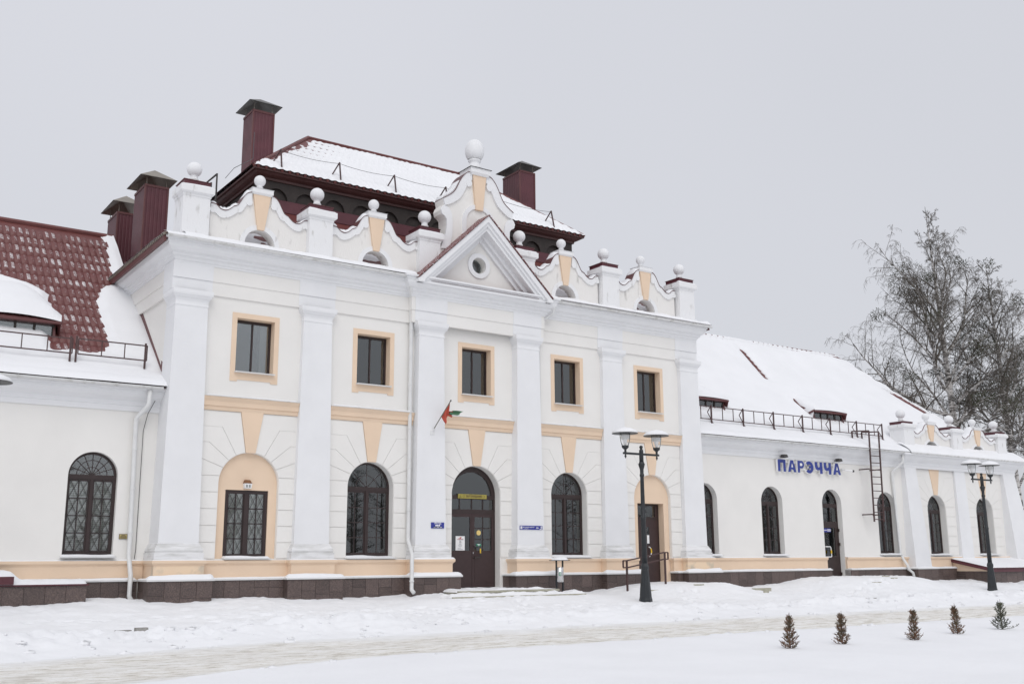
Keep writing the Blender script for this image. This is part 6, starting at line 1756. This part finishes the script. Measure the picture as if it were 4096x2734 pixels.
# wall lantern over the lattice window
WL = thing('wall_lantern', 'little house shaped wall lantern above the lattice window of left niche', 'lantern', (-7.25, 0.05, 3.2))
part(MB().frust((-7.345, -7.165, -0.03, 0.1), 3.075, (-7.36, -7.15, -0.04, 0.1), 3.205), 'body', 'sign_white', WL)
part(MB().box(-7.32, -7.275, -0.046, -0.036, 3.10, 3.17).box(-7.24, -7.195, -0.046, -0.036, 3.10, 3.17), 'window_glass', 'pane_grey', WL)
part(MB().frust((-7.36, -7.15, -0.045, 0.1), 3.206, (-7.325, -7.19, 0.02, 0.1), 3.30), 'roof', 'lantern_brick', WL)

# ------------------------------------------------------------------ flag
FL = thing('flag', 'crumpled red and green flag on a slanted pole left of main door', 'flag', (-1.76, -0.33, 4.9))
p0, p1 = Vector((-1.77, -0.31, 4.90)), Vector((-1.53, -0.97, 5.77))
part(MB().tube([p0, p1], 0.015, 8), 'pole', 'pole_grey', FL)
part(MB().tube([p0 + Vector((0, 0.02, -0.02)), p0 + (p1 - p0) * 0.12], 0.03, 8).box(-1.84, -1.70, -0.345, -0.325, 4.82, 4.95), 'bracket', 'pipe_white', FL)
part(MB().tube([p1, p1 + (p1 - p0) * 0.03], 0.022, 8), 'pole_tip', 'cable', FL)
def cloth(corners, nu, nv, amp, name, matn, fq):
    """bilinear patch with folds"""
    a, b, c, d = [Vector(v) for v in corners]
    U, V = np.meshgrid(np.linspace(0, 1, nu), np.linspace(0, 1, nv))
    P_ = [[(a * (1 - u) + b * u) * (1 - v) + (d * (1 - u) + c * u) * v for u in np.linspace(0, 1, nu)] for v in np.linspace(0, 1, nv)]
    A_ = np.array([[tuple(q) for q in r] for r in P_])
    A_[..., 1] += amp * np.sin(U * fq + V * 3) ; A_[..., 2] += 0.4 * amp * np.sin(U * fq * 0.7 + 1 + V * 2)
    me = grid_mesh(name, A_[..., 0], A_[..., 1], A_[..., 2], matn)
    o = bpy.data.objects.new(name, me); col.objects.link(o); o.parent = FL; o.matrix_parent_inverse = Matrix.Translation(FL.location).inverted()
    return o
q = lambda t: p0 + (p1 - p0) * t
cloth([q(0.50), q(0.98), q(0.60) + Vector((0.16, -0.03, 0.0)), q(0.50) + Vector((0.13, -0.05, -0.22))], 16, 8, 0.03, 'red_cloth', 'flag_red', 9)
cloth([q(0.60), q(0.66), q(0.60) + Vector((0.33, 0.0, 0.08)), q(0.55) + Vector((0.30, -0.05, -0.06))], 12, 6, 0.03, 'red_cloth', 'flag_red', 8)
cloth([q(0.62) + Vector((0.06, -0.03, -0.05)), q(0.62) + Vector((0.30, -0.04, 0.07)), q(0.62) + Vector((0.74, 0.04, 0.11)), q(0.62) + Vector((0.45, -0.06, -0.05))], 16, 8, 0.04, 'green_cloth', 'flag_green', 10)

# ------------------------------------------------------------------ litter bin and handrail
BN = thing('litter_bin', 'steel litter bin hung between two posts under a snowy hood', 'litter bin', (2.25, -1.2, 0.2))
for xx in (2.13, 2.37): part(MB().box(xx - 0.02, xx + 0.02, -1.22, -1.18, 0.05, 1.14), 'post', 'lamp_black', BN)
part(MB().lathe(2.245, -1.22, [(0.10, 0.50), (0.115, 0.52), (0.115, 0.94), (0.105, 0.945), (0.10, 0.90)], 20), 'drum', 'chrome', BN, smooth=True)
part(MB().box(2.02, 2.49, -1.42, -0.98, 1.135, 1.155), 'hood', 'lamp_black', BN)
X, Yv, Z = roll(2.03, 2.48, -1.41, -1.0, 1.155, 0.09, 2.0); Z = 1.155 + (Z - 1.155) * np.sqrt(np.clip((-1.0 - Yv) / 0.1, 0, 1))
o = bpy.data.objects.new('hood_snow', grid_mesh('hood_snow', X, Yv, Z, 'roof_snow')); col.objects.link(o); o.parent = BN; o.matrix_parent_inverse = Matrix.Translation(BN.location).inverted()
part(MB().box(2.12, 2.20, -1.345, -1.335, 0.69, 0.80), 'sticker', 'sticker_green', BN)
part(MB().prism_y([(2.145, 0.70), (2.165, 0.70), (2.17, 0.77), (2.155, 0.79), (2.14, 0.77)], -1.352, -1.346), 'sticker_figure', 'sign_white', BN)
HR = thing('handrail', 'brown steel ramp handrail with two sloping rails by niche door', 'handrail', (5.6, -1.4, 0.2))
za, zb2 = gz(4.78, -1.4), gz(6.42, -1.4)
part(MB().bar((4.78, -1.4, za - 0.2), (4.78, -1.4, 1.125), 0.05), 'post', 'steel_brown', HR)
part(MB().bar((6.42, -1.4, zb2 - 0.2), (6.42, -1.4, 1.378), 0.05), 'post', 'steel_brown', HR)
part(MB().bar((4.63, -1.4, 1.125), (4.78, -1.4, 1.125), 0.04).bar((4.78, -1.4, 1.125), (6.38, -1.4, 1.378), 0.04).bar((6.38, -1.4, 1.378), (6.56, -1.4, 1.378), 0.04), 'rail', 'steel_brown', HR)
part(MB().bar((4.63, -1.4, 0.91), (4.80, -1.4, 0.91), 0.04).bar((4.80, -1.4, 0.91), (6.38, -1.4, 1.165), 0.04).bar((6.38, -1.4, 1.165), (6.56, -1.4, 1.165), 0.04).bar((4.63, -1.4, 0.91), (4.63, -1.4, 1.125), 0.04).bar((6.56, -1.4, 1.165), (6.56, -1.4, 1.378), 0.04), 'lower_rail', 'steel_brown', HR)

# ------------------------------------------------------------------ street lamps
def street_lamp(x, y, label, rz=0.0):
    z0 = gz(x, y)
    Lp = thing('street_lamp', label, 'street lamp', (x, y, z0), 'twin street lamps along the pavement')
    Lp.rotation_euler.z = rz
    def pt_(mb, name, matn, par=Lp, smooth=False):
        return mb.build(name, matn, par, smooth)
    pt_(MB().lathe(0, 0, [(0.20, -0.25), (0.20, 0.05), (0.185, 0.10), (0.18, 0.14), (0.115, 0.90), (0.108, 0.93), (0.125, 0.96), (0.125, 1.02), (0.095, 1.10), (0.085, 1.12)], 8), 'base', 'lamp_black')
    pt_(MB().lathe(0, 0, [(0.084, 1.10), (0.072, 2.40), (0.084, 2.42), (0.084, 2.47), (0.068, 2.50), (0.056, 3.70), (0.070, 3.72), (0.070, 3.77), (0.056, 3.79), (0.058, 3.92), (0.10, 4.07), (0.10, 4.10), (0.074, 4.13), (0.074, 4.16)], 16), 'post', 'lamp_black', smooth=True)
    pt_(MB().lathe(0, 0, [(0.066, 4.15), (0.066, 4.48), (0.058, 4.52), (0.035, 4.55), (0.030, 4.56)] + [(0.056 * math.sin(a), 4.605 - 0.056 * math.cos(a)) for a in np.linspace(0.5, 3.13, 9)], 16), 'post_head', 'lamp_black', smooth=True)
    pt_(MB().box(-0.72, -0.06, -0.03, 0.03, 4.36, 4.42).box(0.06, 0.72, -0.03, 0.03, 4.36, 4.42), 'cross_arm', 'lamp_black')
    for s in (-1, 1):
        a = s * 0.64
        pt_(MB().lathe(a, 0, [(0.004, 4.23), (0.035, 4.30), (0.018, 4.35), (0.03, 4.36)], 10), 'drop_finial', 'lamp_black')
        pt_(MB().lathe(a, 0, [(0.035, 4.42), (0.035, 4.50), (0.06, 4.52), (0.105, 4.56), (0.11, 4.61), (0.10, 4.62)], 14), 'lantern_cup', 'lamp_black')
        gl = pt_(MB().lathe(a, 0, [(0.105, 4.615), (0.14, 4.75), (0.158, 4.90), (0.155, 5.03), (0.145, 5.03), (0.148, 4.90), (0.13, 4.75), (0.095, 4.62)], 18), 'lantern_glass', 'lamp_glass', smooth=True)
        pt_(MB().lathe(a, 0, [(0.132, 4.82), (0.138, 4.93), (0.128, 4.93), (0.125, 4.83)], 18), 'reflector_ring', 'pipe_white', gl)
        pt_(MB().lathe(a, 0, [(0.03, 4.63), (0.055, 4.72), (0.075, 4.80), (0.05, 4.86)], 10), 'bulb', 'sign_white', gl)
        hd = pt_(MB().lathe(a, 0, [(0.12, 5.04), (0.33, 5.005), (0.392, 4.985), (0.398, 4.995), (0.34, 5.045), (0.20, 5.10), (0.03, 5.13)], 28), 'hood', 'pipe_white', smooth=True)
        pt_(MB().lathe(a, 0, [(0.388, 4.983), (0.401, 4.984), (0.401, 4.993), (0.388, 4.992)], 28), 'hood_rim', 'lamp_black', hd)
        pt_(MB().lathe(a, 0, [(0.388, 4.998), (0.385, 5.03), (0.33, 5.09), (0.20, 5.145), (0.08, 5.17), (0.004, 5.185)], 24), 'snow_cap', 'roof_snow', hd, True)
    return Lp
street_lamp(4.10, -3.0, 'black twin lantern street lamp in front of the niche door')
street_lamp(22.5, -3.0, 'black twin lantern street lamp in front of the right end pavilion')
street_lamp(-14.72, -3.0, 'twin lantern street lamp of which one snowy hood shows at left edge')

# ------------------------------------------------------------------ young thuja shrubs on the lawn
def thuja(x, y, h, wd, label, seed, matn, skew=0.0):
    r = random.Random(seed); z = gz(x, y) - 0.02
    T = thing('young_thuja', label, 'shrub', (x, y, z), 'young thuja shrubs along the road')
    st = MB().tube([(0, 0, -0.05), (0.01, 0, h * 0.5), (0.02 + skew, 0, h * 0.97)], [0.012, 0.009, 0.003], 5)
    st.build('stem', 'steel_brown', T)
    f = MB()
    nb = 54
    for i in range(nb):
        t = 0.01 + 0.95 * ((i + r.random()) / nb) ** 1.15
        a = i * 2.4 + r.uniform(-0.5, 0.5)
        env = wd * (1.0 * (1 - t) ** 0.9 + 0.10) * r.uniform(0.5, 1.05)
        if t < 0.25 and r.random() < 0.3: env *= 1.4
        if 0.28 < t < 0.45: env *= 0.7
        root = Vector((skew * t, 0, h * t * 0.86))
        tipz = h * min(1.0, t * 0.84 + 0.03 + (0.25 + 0.75 * t) * env / h * r.uniform(0.7, 1.5))
        tip = Vector((skew * t + env * math.cos(a), env * math.sin(a), tipz))
        mid = root.lerp(tip, 0.5) + Vector((env * 0.18 * math.cos(a), env * 0.18 * math.sin(a), -0.015))
        f.tube([root, mid, tip], [0.006, 0.0045, 0.002], 3, False)
        for k in range(13):
            u = r.uniform(0.2, 1.0)
            q_ = root.lerp(mid, u * 2) if u < 0.5 else mid.lerp(tip, u * 2 - 1)
            d = Vector((math.cos(a) * 0.5 + r.gauss(0, .6), math.sin(a) * 0.5 + r.gauss(0, .6), r.uniform(0.3, 1.3))).normalized() * r.uniform(0.025, 0.06)
            f.tube([q_, q_ + d], [0.0042, 0.0018], 3, False)
            for m_ in range(2):
                e_ = d.normalized() + Vector((r.gauss(0, .6), r.gauss(0, .6), r.gauss(0, .4)))
                b_ = q_ + d * r.uniform(0.3, 0.9)
                f.tube([b_, b_ + e_.normalized() * r.uniform(0.012, 0.03)], [0.0034, 0.0016], 3, False)
    f.build('foliage', matn, T)
    return T
SHR = [(-3.3, -14.8, 0.62, 0.15, 'narrow brown thuja nearest the camera with a blunt hooked tip', 'thuja', 0.0), (-1.88, -14.75, 0.60, 0.155, 'brown thuja with a thin pointed tip, second from the near end', 'thuja', 0.0), (-0.22, -15.05, 0.62, 0.15, 'sparse reddish thuja with two low side twigs, middle of the row', 'thuja', 0.01), (1.75, -14.65, 0.62, 0.15, 'thuja leaning left with a tuft at its right foot', 'thuja', -0.05), (3.57, -14.5, 0.64, 0.21, 'widest and greenest thuja at the far end of the row', 'thuja_green', 0.0)]
for i, (x, y, h, wd, lab, mm, sk_) in enumerate(SHR): thuja(x, y, h, wd, lab, 20 + i, mm, sk_)

# ------------------------------------------------------------------ trees
def tree(x, y, H, label, seed, trunk_r, lean=(0, 0), crown_lo=0.22, spread=0.36, clumps=26, n1=34, dens=1.0, group='bare birches behind the right end', cat='tree', name='birch_tree', droop=0.5, boughs=()):
    r = random.Random(seed); z0 = gz(x, y) - 0.1 if y < 5 else 0.0
    T = thing(name, label, cat, (x, y, z0), group)
    tk = MB(); tw = MB(); tips = []
    pts = []; rs = []
    n = 18
    for i in range(n + 1):
        t = i / n
        pts.append(Vector((lean[0] * t ** 1.3 + 0.18 * math.sin(t * 7 + seed) * t, lean[1] * t + 0.18 * math.cos(t * 5 + seed) * t, H * t * 0.97)))
        rs.append(max(0.012, trunk_r * (1 - t) ** 0.85))
    tk.tube(pts, rs, 9)
    def at(t):
        f = t * n; i = min(n - 1, int(f)); return pts[i].lerp(pts[i + 1], f - i), rs[i]
    def grow(p, d, L, rad, lev, lowf=1.0):
        k = {1: 7, 2: 5, 3: 4, 4: 3}[lev]
        path = [p.copy()]; rr = [rad]; cur = p.copy(); dd = d.normalized()
        for i in range(k):
            dd = dd + Vector((r.gauss(0, 0.16), r.gauss(0, 0.16), r.gauss(0, 0.12)))
            if lev == 1: dd.z += 0.05
            if lev == 2: dd.z -= 0.03 * droop
            if lev >= 3: dd.z -= 0.26 * droop * (i + 1) * lowf
            dd.normalize(); cur = cur + dd * (L / k); path.append(cur.copy()); rr.append(max({1: 0.012, 2: 0.008, 3: 0.0055, 4: 0.0045}[lev], rad * (1 - 0.8 * (i + 1) / k)))
        (tk if lev == 1 and rad > 0.055 else tw).tube(path, rr, {1: 6, 2: 4, 3: 3, 4: 3}[lev], False)
        if lev == 2 and math.hypot(path[-2].x - lean[0] * 0.6, path[-2].y) > 1.3: tips.append(path[-2])
        if lev < 4:
            m = int({1: 11, 2: 7, 3: 6}[lev] * dens * (0.4 + 0.6 * min(2.2, L / 4.5) if lev == 1 else 1)) + 1
            for j in range(m):
                t = 0.22 + 0.78 * (j + r.random()) / m; t = min(0.985, t)
                f = t * k; i = min(k - 1, int(f)); q_ = path[i].lerp(path[i + 1], f - i)
                bd = (path[i + 1] - path[i]).normalized()
                ax = bd.orthogonal().normalized(); ax.rotate(Matrix.Rotation(r.uniform(0, 6.283), 3, bd))
                nd = (bd * math.cos(0.75) + ax * math.sin(0.75))
                if lev < 3: nd.z += 0.12
                grow(q_, nd, L * r.uniform(0.30, 0.55) * (1.1 - 0.5 * t), rr[i] * 0.55, lev + 1, lowf)
    for i in range(n1):
        t = crown_lo + (0.96 - crown_lo) * (i + r.random() * 0.8) / n1
        p, rad = at(t)
        a = i * 2.399 + r.uniform(-0.4, 0.4)
        el = RAD(25 + 40 * t + r.uniform(-12, 12))
        d = Vector((math.cos(a) * math.cos(el), math.sin(a) * math.cos(el), math.sin(el)))
        L = H * spread * (1.05 - t) ** 0.95 * r.uniform(0.65, 1.12)
        grow(p, d, L, rad * r.uniform(0.32, 0.5), 1, max(0.0, 1.25 - 1.5 * t))
    for t, az, el, L in boughs:
        p, rad = at(t); a_, e_ = RAD(az), RAD(el)
        grow(p, Vector((math.cos(a_) * math.cos(e_), math.sin(a_) * math.cos(e_), math.sin(e_))), L, rad * 0.55, 1, 1.2)
    tk.build('trunk', 'birch_bark', T); tw.build('crown', 'twig', T)
    if clumps:
        cl = MB(); r.shuffle(tips)
        for c in tips[:clumps]:
            R_ = r.uniform(0.28, 0.85)
            for k in range(int(330 * R_)):
                v = Vector((r.gauss(0, 1), r.gauss(0, 1), r.gauss(0, 1))).normalized() * R_ * r.random() ** 0.45
                v.z *= 0.8
                s = c + v
                d = (v.normalized() + Vector((r.gauss(0, .5), r.gauss(0, .5), r.gauss(0, .5)))).normalized() * r.uniform(0.10, 0.22)
                n_ = d.cross(Vector((r.gauss(0, 1), r.gauss(0, 1), r.gauss(0, 1)))).normalized() * 0.022
                cl.add([s, s + d * 0.5 + n_, s + d, s + d * 0.5 - n_], [(0, 1, 2, 3)])
        cl.build('mistletoe', 'mistletoe', T)
    return T
tree(37.9, 7.2, 22.3, 'tall bare birch with dark mistletoe clumps, left of the pair behind the pavilion', 4, 0.30, lean=(-1.2, 0.3), crown_lo=0.24, spread=0.47, clumps=30, n1=27, droop=0.8, boughs=((0.36, 150, 20, 7.4), (0.42, 140, 28, 7.2), (0.48, 165, 36, 6.6), (0.30, 135, 14, 6.0), (0.55, 150, 48, 6.2), (0.62, 145, 58, 6.2), (0.58, 325, 58, 6.2), (0.66, 160, 64, 6.0), (0.70, 320, 66, 5.2), (0.50, 330, 45, 5.8), (0.40, 330, 30, 5.5)))
tree(41.0, 5.8, 19.0, 'bare birch at the right edge leaning away from the pavilion', 11, 0.27, lean=(-0.9, 0.3), crown_lo=0.26, spread=0.44, clumps=14, n1=30, droop=0.8, boughs=((0.40, 320, 28, 6.5), (0.50, 330, 40, 5.5), (0.45, 150, 25, 5.0)))
tree(56.0, 6.0, 15.0, 'thin dark bare tree far behind at the right edge', 23, 0.18, crown_lo=0.15, spread=0.36, clumps=4, n1=22, dens=0.8, group='far bare trees')
tree(50.0, 16.0, 13.0, 'low bare tree behind the two birches', 31, 0.16, crown_lo=0.12, spread=0.40, clumps=0, n1=14, dens=0.6, group='far bare trees')
# dark woodland across the square, behind the photographer: it is what the ground floor glass mirrors
wd_ = MB(); r = random.Random(77)
for i in range(150):
    x_ = -120 + i * 1.75 + r.uniform(-0.8, 0.8)
    if 50 < x_ < 74: continue
    y_ = -95 + r.uniform(-9, 9); h_ = r.uniform(9, 17)
    wd_.tube([(x_, y_, -1.5), (x_ + r.uniform(-.5, .5), y_, h_)], [0.22, 0.03], 5, False)
    for k in range(34):
        t = r.uniform(0.18, 0.97); a = r.uniform(0, 6.283); L = h_ * 0.24 * (1.1 - t)
        b_ = Vector((x_, y_, h_ * t)); e_ = b_ + Vector((math.cos(a) * L, math.sin(a) * L, L * r.uniform(0.2, 0.9)))
        wd_.tube([b_, e_], [0.07, 0.015], 3, False)
        for j in range(3):
            s = b_.lerp(e_, r.uniform(0.3, 1)); wd_.tube([s, s + Vector((r.gauss(0, .8), r.gauss(0, .8), r.uniform(-.2, 1.0)))], [0.04, 0.015], 3, False)
tag(wd_.build('far_woodland', 'twig'), 'bare woodland across the square mirrored in the windows', 'woodland', kind='stuff')
print('tiles', cnt, 'objects', len(bpy.data.objects), 'tris', sum(len(m.polygons) for m in bpy.data.meshes) * 2)
